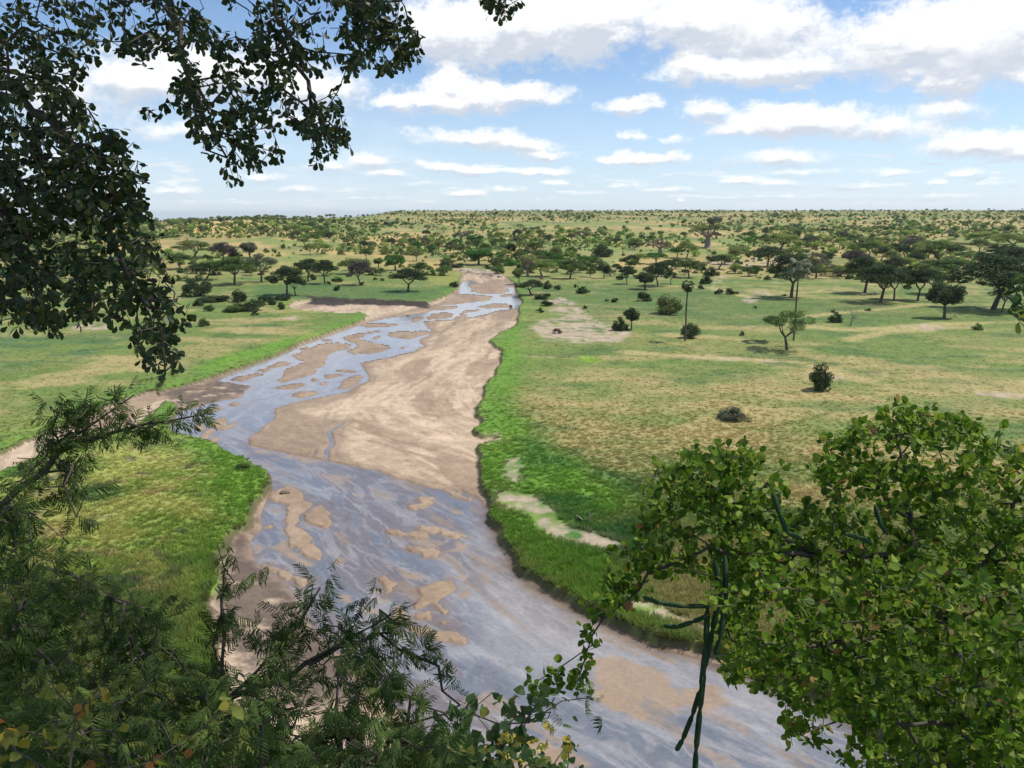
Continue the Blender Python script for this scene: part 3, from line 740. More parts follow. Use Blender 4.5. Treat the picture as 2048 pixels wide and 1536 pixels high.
def tree_proto(seed, style):
    """returns crown mesh arrays and trunk tubes; unit width, unit height"""
    r = np.random.default_rng(seed)
    T_ = Tubes(); pads = []
    if style in ('acacia', 'sparse'):
        nst = r.integers(1, 3); fork = r.uniform(.22, .34)
        npad = 22 if style == 'acacia' else 12
        for i in range(npad):
            a = i * 2.4 + r.uniform(-.5, .5); rr = .41 * math.sqrt((i + .5) / npad) * r.uniform(.85, 1.1)
            z = .86 - .27 * (rr / .42) ** 2 + r.uniform(-.08, .05) - (.12 if r.random() < .3 else 0)
            pads.append((rr * math.cos(a), rr * math.sin(a), z, r.uniform(.12, .18), r.uniform(.07, .11)))
        lean = r.uniform(-.09, .09, 2)
        fk = np.array([lean[0], lean[1], fork])
        T_.add([(0, 0, -.03), (0, 0, 0), (lean[0] * .5, lean[1] * .5, fork * .55), fk], [.045, .032, .026, .022], 6)
        mains = []
        for j in range(4):
            a = j * 1.57 + r.uniform(-.4, .4); q = fk + np.array([.17 * math.cos(a), .17 * math.sin(a), r.uniform(.22, .34)])
            T_.add([fk, fk * .5 + q * .5 + np.array([.03 * math.cos(a), .03 * math.sin(a), -.02]), q], [.018, .014, .010], 5); mains.append(q)
        for (x, y, z, pr, ph) in pads:
            q = min(mains, key=lambda s: (s[0] - x) ** 2 + (s[1] - y) ** 2); e = np.array([x, y, z - ph * .6])
            T_.add([q, q * .5 + e * .5 + np.array([0, 0, -.02]), e], [.009, .007, .003], 4)
        per, sz = (230, .042) if style == 'acacia' else (330, .034)
    elif style == 'round':
        for i in range(20):
            d = r.normal(size=3); d /= np.linalg.norm(d); rr = r.uniform(.6, 1) 
            pads.append((d[0] * .35 * rr, d[1] * .35 * rr, .62 + d[2] * .27 * rr, r.uniform(.11, .17), r.uniform(.10, .15)))
        T_.add([(0, 0, -.03), (0, 0, 0), (.01, 0, .2), (.0, .02, .45)], [.05, .036, .028, .02], 6)
        for (x, y, z, pr, ph) in pads: T_.add([(0, .01, .33), (x * .5, y * .5, .3 + z * .25), (x, y, z)], [.014, .009, .003], 4)
        per, sz = 230, .045
    elif style == 'bush':
        for i in range(24):
            a = r.uniform(0, 6.28); rr = .38 * math.sqrt(r.random()); 
            pads.append((rr * math.cos(a), rr * math.sin(a), r.uniform(.10, .84 - .62 * (rr / .4) ** 2), r.uniform(.12, .19), r.uniform(.12, .17)))
        for j in range(6):
            x, y, z, pr, ph = pads[j]; T_.add([(x * .1, y * .1, -.03), (x * .5, y * .5, z * .5), (x, y, z)], [.016, .011, .004], 4)
        per, sz = 170, .052
    elif style == 'low':
        for i in range(8):
            a = r.uniform(0, 6.28); rr = .36 * math.sqrt(r.random())
            pads.append((rr * math.cos(a), rr * math.sin(a), r.uniform(.2, .8 - .5 * (rr / .4) ** 2), r.uniform(.14, .2), r.uniform(.14, .2)))
        per, sz = 60, .13
        T_.add([(0, 0, -.03), (0, 0, .5)], [.02, .01], 4)
    elif style == 'baobab':
        T_.add([(0, 0, -.03), (0, 0, 0), (0, 0, .12), (0, 0, .30), (0, 0, .42)], [.15, .115, .088, .078, .06], 9)
        for j in range(9):
            a = j * .7 + r.uniform(-.2, .2); e = np.array([.40 * math.cos(a), .40 * math.sin(a), r.uniform(.6, .92)]) * np.array([r.uniform(.6, 1.1)] * 2 + [1])
            q = np.array([.13 * math.cos(a), .13 * math.sin(a), .52])
            T_.add([(0, 0, .38), q, e * .6 + q * .4, e], [.045, .03, .018, .006], 5)
            for k in range(4):
                e2 = e + r.normal(size=3) * np.array([.09, .09, .06]); T_.add([e * .6 + q * .4, e * .5 + e2 * .5, e2], [.010, .006, .002], 3)
                pads.append((*e2, .09, .06))
        per, sz = 130, .032
    elif style == 'dead':
        def rec(p0, d, L, rad, lv):
            n = 4; pts = [p0]; dd_ = d.copy()
            for i in range(n):
                dd_ = dd_ + r.normal(size=3) * .22; dd_[2] += (.05 if lv < 2 else -.12); dd_ /= np.linalg.norm(dd_); pts.append(pts[-1] + dd_ * L / n)
            T_.add(pts, np.linspace(rad, rad * .45, n + 1), 5 if lv < 2 else 3)
            if lv < 4:
                for k in range(3 if lv else 4):
                    q = pts[r.integers(2, n + 1)]; e = dd_ + r.normal(size=3) * .75; e[2] = abs(e[2]) * .8 if lv < 2 else e[2]; e /= np.linalg.norm(e)
                    rec(q, e, L * r.uniform(.5, .8), rad * .42, lv + 1)
        rec(np.array([0, 0, -.03]), np.array([.05, 0, 1.]), .38, .03, 0)
        per, sz = 0, .03
    cents = []; tone = []
    for (x, y, z, pr, ph) in pads:
        n = max(1, int(per * r.uniform(.7, 1.25))) if per else 0
        d = r.normal(size=(n, 3)); d /= np.linalg.norm(d, axis=1)[:, None]; d *= r.uniform(.25, 1.05, (n, 1)) ** .5
        cents.append(np.array([x, y, z]) + d * np.array([pr, pr, ph])); tone.append(np.full(n, r.uniform(0, 1)) * .6 + r.uniform(0, .4, n))
    if per:
        cents = np.concatenate(cents); tone = np.concatenate(tone)
        cents[:, 2] = np.maximum(cents[:, 2], .02)
        v, f = cards(cents, sz * r.uniform(.6, 1.4, len(cents)), r, .25 if style in ('acacia', 'sparse') else 0)
        cr = (v, f, np.repeat(tone, 4))
    else: cr = None
    return cr, T_


M_crown, b, p, out = pmat('savanna_tree_leaves')
oi = b.n('ShaderNodeObjectInfo'); at = b.n('ShaderNodeAttribute', attribute_name='tone')
s1 = b.n('ShaderNodeVectorMath', operation='SCALE'); b.l(oi.outputs['Color'], s1.inputs[0]); b.l(b.math('MULTIPLY_ADD', at.outputs['Fac'], .95, .55), s1.inputs['Scale'])
b.l(s1.outputs[0], p.inputs['Base Color']); p.inputs['Roughness'].default_value = .75; p.inputs['Specular IOR Level'].default_value = .2
tl = b.n('ShaderNodeBsdfTranslucent'); b.l(s1.outputs[0], tl.inputs[0]); mx = b.n('ShaderNodeMixShader'); mx.inputs[0].default_value = .38
b.l(p.outputs[0], mx.inputs[1]); b.l(tl.outputs[0], mx.inputs[2]); b.l(mx.outputs[0], out.inputs[0])
M_inst, b, p, out = pmat('distant_tree_leaves')
ai = b.n('ShaderNodeAttribute', attribute_type='INSTANCER', attribute_name='tint'); at = b.n('ShaderNodeAttribute', attribute_name='tone')
s1 = b.n('ShaderNodeVectorMath', operation='SCALE'); b.l(ai.outputs['Color'], s1.inputs[0]); b.l(b.math('MULTIPLY_ADD', at.outputs['Fac'], .9, .55), s1.inputs['Scale'])
b.l(s1.outputs[0], p.inputs['Base Color']); p.inputs['Roughness'].default_value = .8; p.inputs['Specular IOR Level'].default_value = .15
tl = b.n('ShaderNodeBsdfTranslucent'); b.l(s1.outputs[0], tl.inputs[0]); mx = b.n('ShaderNodeMixShader'); mx.inputs[0].default_value = .38
b.l(p.outputs[0], mx.inputs[1]); b.l(tl.outputs[0], mx.inputs[2]); b.l(mx.outputs[0], out.inputs[0])
M_bark, b, p, out = pmat('grey_brown_bark')
tcd = b.n('ShaderNodeTexCoord'); nn = b.noise(tcd.outputs['Object'], 9, 5, .65)
b.l(b.mixc(nn, (.05, .038, .028), (.17, .14, .11)), p.inputs['Base Color']); p.inputs['Roughness'].default_value = .9
M_pale, b, p, out = pmat('pale_bare_wood')
tcd = b.n('ShaderNodeTexCoord'); nn = b.noise(tcd.outputs['Object'], 9, 5, .65)
b.l(b.mixc(nn, (.16, .125, .10), (.34, .28, .23)), p.inputs['Base Color']); p.inputs['Roughness'].default_value = .9

PROTO = {}
for st, n in (('acacia', 6), ('sparse', 3), ('round', 4), ('bush', 6), ('baobab', 2), ('dead', 2), ('low', 4)):
    for i in range(n):
        cr, tb = tree_proto(100 + i * 7 + len(st) * 31, st)
        cm = mesh_np(st + '_crown', cr[0], cr[1], {'tone': cr[2]}, mats=[M_crown]) if cr else None
        tm = tb.mesh(st + '_trunk', M_pale if st in ('baobab', 'dead') else M_bark)
        PROTO[(st, i)] = (cm, tm, cr, tb)


def place_on_ground(px, py):
    """where the sight line through each pixel meets the ground (batch)"""
    px = np.asarray(px, float); py = np.asarray(py, float)
    dx, dy, dz = rays(px, py)
    h = np.hypot(dx, dy)
    ds = np.geomspace(42, 3300, 520)
    xs = (dx / h)[:, None] * ds; ys = (dy / h)[:, None] * ds
    zr = CAMZ + (dz / h)[:, None] * ds
    hz_ = height_big(xs, ys) + np.where(ds < 470, .9, 0.)[None]
    hit = zr <= hz_
    k = np.where(hit.any(1), hit.argmax(1), 440)
    dsel = ds[k]
    # refine once
    kk = np.maximum(k - 1, 0); i = np.arange(len(px))
    a = (zr - hz_)[i, kk]; b2 = (hz_ - zr)[i, k]
    t = np.clip(a / (a + b2 + 1e-9), 0, 1); t = np.where(k > 0, t, 1)
    dsel = ds[kk] + (ds[k] - ds[kk]) * t
    return dx / h * dsel, dy / h * dsel, dsel


TONES = {'dark': (.064, .098, .038), 'green': (.115, .180, .048), 'olive': (.185, .220, .075), 'lime': (.26, .33, .085), 'bright': (.095, .220, .040), 'grey': (.145, .155, .095),
         'purple': (.125, .105, .092), 'brown': (.16, .12, .075), 'straw': (.25, .205, .13)}
SP_CAT = {'acacia': ('acacia_tree', 'tree'), 'sparse': ('acacia_tree', 'tree'), 'round': ('broadleaf_tree', 'tree'), 'bush': ('bush', 'bush'), 'low': ('bush', 'bush'), 'baobab': ('baobab_tree', 'tree'), 'dead': ('dead_tree', 'tree')}


def make_plant(st, var, x, y, z, w, h, rot, tone, label, group=None, tonevar=0.1, parts=True):
    cm, tm, _, _ = PROTO[(st, var)]
    nm, cat = SP_CAT[st]
    tc_ = np.array(TONES[tone]) * (1 + random.uniform(-tonevar, tonevar))
    if not parts:
        o = obj(nm, cm, None, (x, y, z)); o.scale = (w, w, h); o.rotation_euler = (0, 0, rot); o.color = (*tc_, 1)
        return tag(o, label, cat, group)
    r_ = empty(nm, (x, y, z)); r_.rotation_euler = (0, 0, rot); r_.scale = (w, w, h)
    if cm: 
        c_ = obj('crown', cm, r_); c_.color = (*tc_, 1)
    if tm and st != 'dead': obj('trunk', tm, r_)
    if st == 'dead': obj('branches', tm, r_)
    return tag(r_, label, cat, group)


random.seed(4)
# px, py of the foot; width, height in photo pixels; style; tone; label
HAND = [  # dark leaf tones nearer stand in for cloud shade, light ones behind for sun
    (469, 571, 72, 50, 'acacia', 'green', 'broad acacia with forked trunk in open grass above the three bushes'),
    (574, 592, 62, 52, 'acacia', 'dark', 'larger of two close acacias standing just above the dark cut bank'),
    (591, 592, 37, 40, 'acacia', 'dark', 'smaller of two close acacias standing just above the dark cut bank'),
    (616, 564, 46, 42, 'acacia', 'dark', 'dark acacia with leaning trunk, left neighbour of the upright one on the left bank'),
    (650, 569, 46, 45, 'acacia', 'dark', 'upright dark acacia in the middle of the left bank lawn'),
    (447, 526, 48, 36, 'acacia', 'purple', 'dark purplish umbrella tree beside a round dark crown, left bank'),
    (466, 524, 22, 20, 'round', 'dark', 'small round very dark tree touching the purplish umbrella tree'),
    (387, 516, 66, 30, 'acacia', 'olive', 'wide flat acacia below the golden hill slope at far left'),
    (360, 538, 44, 28, 'acacia', 'green', 'acacia with low leaning trunk next to the overhanging foreground leaves'),
    (412, 561, 58, 32, 'acacia', 'dark', 'flat wide acacia left of the broad forked one'),
    (523, 565, 54, 50, 'sparse', 'grey', 'thinly leaved grey tree between two green acacias on the left bank'),
    (500, 516, 40, 30, 'round', 'grey', 'grey green rounded tree in front of the golden hill slope'),
    (816, 584, 68, 44, 'acacia', 'dark', 'lone broad dark tree on the lawn nearest the river bend'),
    (721, 571, 50, 43, 'acacia', 'purple', 'brownish acacia left of the lone broad tree'),
    (703, 548, 50, 30, 'acacia', 'olive', 'olive acacia directly behind the brownish one'),
    (791, 542, 46, 32, 'round', 'bright', 'vivid green round tree behind the lone broad tree'),
    (757, 536, 25, 19, 'round', 'green', 'small green tree attached to the left of the vivid green one'),
    (733, 520, 26, 21, 'acacia', 'green', 'small acacia alone on the tan slope above the vivid green tree'),
    (957, 529, 62, 31, 'round', 'bright', 'wide bright green tree on the far slope above the river bend'),
    (1022, 511, 25, 25, 'round', 'dark', 'dark upright tree on the slope right above the river bend'),
    (1055, 554, 26, 36, 'baobab', 'straw', 'baobab with pale thick trunk at the right side of the river bend'),
    (1038, 566, 28, 29, 'round', 'olive', 'olive tree on the right bank in front of the pale baobab'),
    (922, 484, 30, 19, 'baobab', 'grey', 'grey baobab high on the slope above the river bend'),
    (1062, 590, 54, 28, 'acacia', 'dark', 'spreading dark acacia at the water edge of the right bank'),
    (1140, 558, 48, 37, 'acacia', 'green', 'green acacia with its slim trunk at the edge of the sunny grass'),
    (1180, 555, 24, 27, 'acacia', 'green', 'small slim acacia between the green one and a low dark one'),
    (1208, 558, 31, 28, 'round', 'dark', 'low dark rounded tree on a short trunk in sunny grass'),
    (1254, 570, 33, 34, 'acacia', 'dark', 'first dark tree of the clump left of the palm'),
    (1290, 580, 50, 33, 'round', 'dark', 'nearest low dense tree of the clump left of the palm'),
    (1316, 574, 50, 45, 'acacia', 'dark', 'tallest tree of the clump left of the palm'),
    (1338, 549, 38, 28, 'acacia', 'dark', 'acacia behind the tallest tree of the clump'),
    (1341, 570, 23, 23, 'acacia', 'dark', 'small tree just right of the tallest tree of the clump'),
    (1378, 557, 44, 36, 'acacia', 'green', 'dense acacia behind the head of the shorter palm'),
    (1084, 553, 52, 33, 'acacia', 'lime', 'yellow green acacia right of the pale baobab'),
    (1320, 508, 40, 24, 'baobab', 'straw', 'bare pinkish baobab on the sunny plain'),
    (1373, 517, 38, 32, 'acacia', 'lime', 'yellow green umbrella acacia on a single slim trunk'),
    (1354, 516, 30, 20, 'acacia', 'bright', 'low bright acacia beside the yellow green umbrella tree'),
    (1415, 495, 54, 42, 'baobab', 'olive', 'huge baobab with full olive crown on the far plain'),
    (1426, 457, 30, 22, 'round', 'grey', 'grey rounded tree far behind the huge baobab'),
    (1437, 539, 47, 27, 'acacia', 'dark', 'double crowned dark acacia below the huge baobab'),
    (1582, 597, 86, 80, 'acacia', 'dark', 'very large dark acacia behind the taller palm'),
    (1535, 533, 58, 36, 'acacia', 'dark', 'dark flat acacia over a thicket, behind the very large one'),
    (1632, 556, 52, 46, 'sparse', 'grey', 'grey thin crowned tree adjoining the very large acacia'),
    (1574, 701, 92, 70, 'sparse', 'green', 'half bare forked acacia in front of the taller palm'),
    (1652, 529, 29, 23, 'round', 'dark', 'dark ball shaped tree right of the very large acacia'),
    (1710, 542, 44, 37, 'acacia', 'purple', 'neat dark umbrella acacia right of the ball shaped tree'),
    (1701, 653, 42, 50, 'dead', 'grey', 'dead tree with drooping grey branches in open grass'),
    (1729, 588, 72, 62, 'acacia', 'dark', 'leaning many stemmed acacia at the left end of the right hand grove'),
    (1761, 607, 84, 66, 'acacia', 'dark', 'acacia with wide V shaped trunk at the front of the grove'),
    (1788, 601, 50, 52, 'acacia', 'green', 'acacia right behind the one with the V shaped trunk'),
    (1835, 603, 60, 60, 'acacia', 'dark', 'acacia with slim straight trunk in the middle of the grove'),
    (1870, 590, 64, 44, 'acacia', 'green', 'acacia with light crown right of the slim straight trunk'),
    (1888, 638, 66, 60, 'round', 'dark', 'nearest acacia of the grove, bent trunk and hanging dark crown'),
    (1986, 621, 132, 88, 'acacia', 'dark', 'widest layered acacia of the grove near the right edge'),
    (2003, 625, 42, 50, 'sparse', 'grey', 'small grey stemmed tree under the widest layered acacia'),
    (2005, 552, 80, 50, 'acacia', 'dark', 'dark layered acacia behind the widest one'),
    (1897, 557, 86, 34, 'acacia', 'green', 'long low acacia crown behind the grove'),
    (1882, 527, 78, 38, 'acacia', 'green', 'wide domed acacia further back than the grove'),
    (1832, 533, 32, 24, 'round', 'dark', 'round dark tree left of the wide domed acacia'),
    (1790, 545, 40, 26, 'acacia', 'dark', 'small dark acacia behind the V shaped trunk'),
    (1809, 520, 34, 26, 'acacia', 'dark', 'small single trunk acacia in front of a purple brown tree'),
    (1762, 521, 31, 23, 'acacia', 'dark', 'small acacia between the neat umbrella and the purple brown tree'),
    (1738, 515, 42, 29, 'acacia', 'green', 'green acacia overlapping behind the neat dark umbrella'),
    (1823, 500, 38, 25, 'sparse', 'purple', 'purple brown leafless looking tree on the bright plain'),
    (1958, 505, 35, 22, 'acacia', 'olive', 'olive acacia far right, below a row of lime crowns'),
    (2020, 500, 58, 26, 'acacia', 'lime', 'lime crowned acacia at the right edge of the far plain'),
    (1965, 488, 62, 20, 'acacia', 'lime', 'long lime crowned acacia behind the far right olive one'),
    (1560, 499, 68, 28, 'acacia', 'lime', 'broad lime acacia on the bright plain above the taller palm'),
    (1450, 529, 38, 20, 'acacia', 'lime', 'lime acacia directly behind the double crowned dark one'),
    (1277, 526, 34, 18, 'acacia', 'lime', 'pale lime acacia behind the clump left of the palm'),
    (1312, 528, 42, 22, 'acacia', 'bright', 'bright flat acacia behind the tallest tree of the clump'),
    (1260, 536, 36, 24, 'acacia', 'dark', 'dark acacia at the back left of the clump'),
    (1263, 660, 38, 42, 'round', 'dark', 'small dark tree beside a bush at the tip of the sandy pan'),
    (1241, 662, 34, 27, 'bush', 'dark', 'dark bush touching a small tree at the tip of the sandy pan'),
    (1337, 631, 56, 43, 'bush', 'olive', 'largest round bush, left of the shorter palm'),
    (1288, 604, 30, 24, 'bush', 'dark', 'dark bush below the clump of trees, up left of the largest bush'),
    (1380, 676, 38, 36, 'bush', 'dark', 'dark bush at the foot of the shorter palm'),
    (1640, 784, 46, 60, 'bush', 'dark', 'lone upright dark shrub in the dry field at right'),
    (1467, 842, 66, 27, 'bush', 'grey', 'low grey shrub in the middle of the tan field'),
    (1671, 646, 28, 19, 'bush', 'dark', 'dark bush left of the dead drooping tree'),
    (479, 606, 32, 26, 'bush', 'dark', 'upper bush of three left of the pale side channel'),
    (470, 624, 42, 20, 'bush', 'green', 'lower left bush of three left of the pale side channel'),
    (507, 622, 46, 27, 'bush', 'dark', 'right and darkest bush of three left of the pale side channel'),
    (563, 620, 16, 17, 'bush', 'dark', 'small upright bush at the tip of the pale side channel'),
    (395, 594, 54, 40, 'bush', 'dark', 'tall dark thicket beside the overhanging foreground leaves'),
    (398, 614, 22, 13, 'bush', 'dark', 'dark bush below the tall thicket at left'),
    (418, 623, 20, 14, 'bush', 'green', 'green bush left of the three bushes'),
    (430, 604, 60, 15, 'bush', 'dark', 'long low thicket behind the three bushes'),
    (532, 605, 32, 16, 'bush', 'dark', 'bush right of the three bushes under the close acacias'),
    (544, 611, 20, 13, 'bush', 'dark', 'small bush just right of the darkest of three'),
    (565, 601, 32, 13, 'bush', 'dark', 'low bushes in the shade of the larger close acacia'),
    (512, 631, 18, 10, 'low', 'dark', 'smallest bush below the three bushes'),
    (408, 655, 22, 17, 'bush', 'green', 'bush in tan grass by the tip of the overhanging foreground leaves'),
    (674, 583, 14, 13, 'bush', 'dark', 'round dark bush on the lawn above the dark cut bank'),
    (656, 572, 12, 9, 'low', 'dark', 'small bush at the foot of the upright acacia'),
    (627, 561, 15, 12, 'bush', 'dark', 'bush at the foot of the leaning acacia'),
    (675, 565, 24, 12, 'bush', 'green', 'green bush right of the upright acacia'),
    (725, 571, 9, 8, 'low', 'dark', 'tiny round bush at the foot of the brownish acacia'),
    (908, 574, 20, 13, 'bush', 'dark', 'bush on the edge of the left bank at the river bend'),
    (914, 535, 30, 11, 'bush', 'dark', 'dark bush on the slope above the river bend, left of the bright tree'),
    (995, 546, 27, 18, 'bush', 'green', 'green bush on the rocky bank at the bend'),
    (1020, 531, 32, 17, 'bush', 'bright', 'bright bush above the rocky bank at the bend'),
    (990, 529, 30, 16, 'bush', 'green', 'bush right of the wide bright tree'),
    (1095, 579, 20, 16, 'bush', 'dark', 'first bush right of the spreading water edge acacia'),
    (1115, 580, 15, 11, 'bush', 'purple', 'second bush right of the spreading water edge acacia'),
    (1085, 599, 36, 15, 'bush', 'dark', 'dark bush below the spreading water edge acacia'),
    (1093, 613, 26, 15, 'bush', 'dark', 'dark bush at the top of the sandy pan'),
    (1080, 626, 17, 10, 'low', 'dark', 'small bush on the left rim of the sandy pan'),
    (1152, 577, 10, 9, 'low', 'dark', 'small bush left of the long dark bush on the right bank'),
    (1166, 588, 29, 13, 'bush', 'dark', 'long dark bush on the right bank meadow'),
    (1112, 668, 24, 11, 'low', 'brown', 'brown scrub standing on the sandy pan'),
    (1229, 606, 15, 11, 'bush', 'dark', 'bush in the meadow left of the dark one below the clump'),
    (1214, 604, 9, 7, 'low', 'dark', 'tiny bush left of the meadow bush'),
    (1170, 619, 9, 9, 'low', 'dark', 'tiny bush in the lush green above the sandy pan'),
    (1240, 562, 17, 12, 'bush', 'dark', 'small dark bush at the left foot of the clump'),
    (1424, 552, 32, 17, 'bush', 'dark', 'wide dark bush under the double crowned acacia'),
    (1412, 569, 24, 19, 'bush', 'dark', 'dark bush right of the head of the shorter palm'),
    (1402, 579, 13, 11, 'bush', 'purple', 'brown bush next to the head of the shorter palm'),
    (1438, 591, 17, 14, 'bush', 'dark', 'first dark bush left of the pale winding track'),
    (1460, 590, 21, 14, 'bush', 'dark', 'middle bush of three left of the pale winding track'),
    (1473, 590, 9, 8, 'low', 'dark', 'smallest of three bushes left of the pale winding track'),
    (1485, 542, 9, 8, 'low', 'dark', 'tiny dark bush on the tan strip above the winding track'),
    (1509, 619, 8, 7, 'low', 'dark', 'tiny bush below the pale winding track'),
    (1483, 675, 12, 9, 'low', 'dark', 'small bush in lush grass between the two palms'),
    (1568, 593, 9, 6, 'low', 'dark', 'tiny bush left of the trunk of the very large acacia'),
    (1666, 627, 9, 7, 'low', 'dark', 'tiny bush above the one left of the dead tree'),
    (1535, 561, 14, 10, 'bush', 'dark', 'small bush left of the very large acacia crown'),
    (1954, 661, 19, 12, 'bush', 'green', 'small bush in the dry strip at far right'),
    (1735, 623, 12, 7, 'low', 'dark', 'tiny bush right of the dead tree'),
    (487, 938, 30, 16, 'bush', 'green', 'dark green weed clump near the tip of the lower left meadow'),
    (1186, 525, 29, 19, 'bush', 'green', 'green thicket in the middle of the sunny far plain'),
    (1205, 513, 44, 26, 'bush', 'dark', 'big dark thicket in the middle of the sunny far plain'),
    (750, 561, 11, 7, 'low', 'green', 'left of two tiny bushes by the lone broad tree'),
    (764, 563, 11, 7, 'low', 'green', 'right of two tiny bushes by the lone broad tree'),
    (100, 650, 46, 30, 'bush', 'dark', 'bush seen through the overhanging leaves by the pale pan'),
    (75, 600, 70, 46, 'acacia', 'dark', 'acacia half hidden behind the overhanging leaves at left'),
    (200, 590, 70, 50, 'acacia', 'dark', 'acacia seen through gaps in the overhanging leaves'),
    (260, 560, 60, 40, 'acacia', 'green', 'acacia just left of the flat wide one, behind foreground leaves'),
]
hx, hy, hd = place_on_ground([h[0] for h in HAND], [h[1] for h in HAND])
hzv = terrain_z(hx, hy)
VARN = {'acacia': 6, 'sparse': 3, 'round': 4, 'bush': 6, 'baobab': 2, 'dead': 2, 'low': 4}
hand_xy = []
for i, (px_, py_, w_, h_, st, tone, label) in enumerate(HAND):
    mpp = hd[i] / F
    grp = 'acacias and other trees on the plain' if SP_CAT[st][1] == 'tree' else 'bushes on the plain'
    make_plant(st, i % VARN[st], hx[i], hy[i], float(hzv[i]) - .05, w_ * mpp * (1.2 if SP_CAT[st][1] == 'tree' else 1.12), h_ * mpp * 1.12, random.uniform(0, 6.28), tone, label[0].lower() + label[1:], grp, .06, parts=(st != 'low'))
    hand_xy.append((hx[i], hy[i], w_ * mpp * .5))

# ---- scattered individuals on the slopes: the largest ones are things
hand_xy = np.array(hand_xy)
sr = np.random.default_rng(21)


def zone(px, py):
    if px < 600: a = 'on the slope of the left ridge'
    elif px < 880: a = 'on the tan slope left of the river bend'
    elif px < 1100: a = 'on the slope behind the river bend'
    elif px < 1500: a = 'on the sunny plain beyond the clump of trees'
    else: a = 'on the sunny plain beyond the right hand grove'
    return a


MARKS = [(440, 490, 'the golden hill slope'), (447, 526, 'the dark purplish umbrella tree'), (620, 500, 'the left ridge slope'), (650, 569, 'the upright dark acacia on the lawn'), (791, 542, 'the vivid green round tree'), (733, 520, 'the lone acacia on the tan slope'),
         (957, 529, 'the wide bright green tree'), (1055, 554, 'the pale trunked baobab'), (922, 484, 'the grey baobab on the slope'), (1320, 508, 'the bare pinkish baobab'), (1373, 516, 'the lime umbrella tree'), (1415, 495, 'the huge olive baobab'),
         (1316, 560, 'the clump left of the palm'), (1437, 538, 'the double crowned dark acacia'), (1582, 560, 'the very large dark acacia'), (1560, 497, 'the broad lime acacia'), (1710, 541, 'the neat dark umbrella tree'), (1823, 500, 'the purple brown tree'),
         (1882, 526, 'the wide domed acacia'), (2005, 500, 'the lime acacia at right'), (1140, 558, 'the green acacia beside sunny grass'), (1186, 520, 'the green thicket on the far plain')]


def near_mark(px, py):
    j = min(range(len(MARKS)), key=lambda k: (MARKS[k][0] - px) ** 2 + 6 * (MARKS[k][1] - py) ** 2); mx_, my_, nm_ = MARKS[j]
    dx_, dy_ = px - mx_, (py - my_) * 2.4; r_ = math.hypot(dx_, dy_)
    far_ = 'just' if r_ < 38 else ('some way' if r_ < 80 else 'well')
    a_ = math.degrees(math.atan2(-dy_, dx_)) % 360
    return far_ + ' ' + ('right of', 'up right of', 'above', 'up left of', 'left of', 'down left of', 'below', 'down right of')[int((a_ + 22.5) // 45) % 8] + ' ' + nm_


cand = []
N = 42000
az_ = np.radians(sr.uniform(-42, 42, N)); u_ = sr.random(N)
dd_ = 440 * (3600 / 440) ** (u_ ** .86)
xs_ = dd_ * np.sin(az_); ys_ = dd_ * np.cos(az_)
dens = fbm(xs_ / 120, ys_ / 160, 3, 91); keep = sr.random(N) < sstep(.26, .66, dens) * np.interp(dd_, [440, 520, 700, 1500, 3600], [.36, .66, .82, .80, .62])
keep |= (np.degrees(az_) < -9) & (dd_ < 1350) & (dd_ > 760) & (sr.random(N) < .55 + .4 * (np.degrees(az_) < -12))
pxx, pyy = to_px(xs_, ys_, height_big(xs_, ys_))
gold = (pxx > 330) & (pxx < 545) & (pyy > 477) & (pyy < 502)
keep &= ~(gold & (sr.random(N) < .93))
keep &= ~((pxx > 900) & (pxx < 1035) & (pyy > 540)) 
keep &= (sdf_poly(xs_, ys_, CORR_P, 30.) > 6)
xs_, ys_, dd_, az_, pxx, pyy = [q[keep] for q in (xs_, ys_, dd_, az_, pxx, pyy)]
zs_ = height_big(xs_, ys_)
n = len(xs_)
isb = sr.random(n) < .84
size = np.where(isb, sr.uniform(1.6, 4.9, n) , sr.uniform(5.5, 12., n)) * np.interp(dd_, [440, 900, 2000], [1, .92, .8])
rightplain = np.clip((pxx - 1000) / 800, 0, 1) * (dd_ < 1100)
isb &= ~(sr.random(n) < rightplain * .25); size = np.where(isb, size, np.maximum(size, 6.5))
hgt = np.where(isb, size * sr.uniform(.6, .95, n), size * sr.uniform(.6, .9, n))
pxw = size / dd_ * F
inview = (pxx > -40) & (pxx < 2090)
dist_h = np.full(n, 1e9)
for (ax, ay, rr) in hand_xy: dist_h = np.minimum(dist_h, np.hypot((xs_ - ax), (ys_ - ay) * .5) - rr * 1.1 - size * .4)
ok = dist_h > 0
xs_, ys_, zs_, dd_, pxx, pyy, isb, size, hgt, pxw, inview = [q[ok] for q in (xs_, ys_, zs_, dd_, pxx, pyy, isb, size, hgt, pxw, inview)]
n = len(xs_)
vis = inview & (pxx > 330)
order = np.argsort(-pxw)
n_tree = sum(1 for h in HAND if SP_CAT[h[4]][0] == 'acacia_tree'); n_bush = sum(1 for h in HAND if SP_CAT[h[4]][0] == 'bush')
single = np.zeros(n, bool)
ct, cb = 0, 0
for i in order:
    if not vis[i]: continue
    if isb[i] and cb < 295 - n_bush: single[i] = True; cb += 1
    elif not isb[i] and ct < 295 - n_tree: single[i] = True; ct += 1
tone_names = ['dark', 'green', 'olive', 'lime', 'bright', 'grey']
adj = {'dark': 'dark', 'green': 'green', 'olive': 'olive', 'lime': 'yellow green', 'bright': 'bright green', 'grey': 'grey'}
tprob_near = np.array([.10, .24, .26, .26, .08, .06]); tprob_far = np.array([.22, .32, .28, .08, .04, .06])
tidx = np.empty(n, int)
for i in range(n):
    tidx[i] = sr.choice(6, p=tprob_far if dd_[i] > 950 else tprob_near)
rots = sr.uniform(0, 6.28, n)
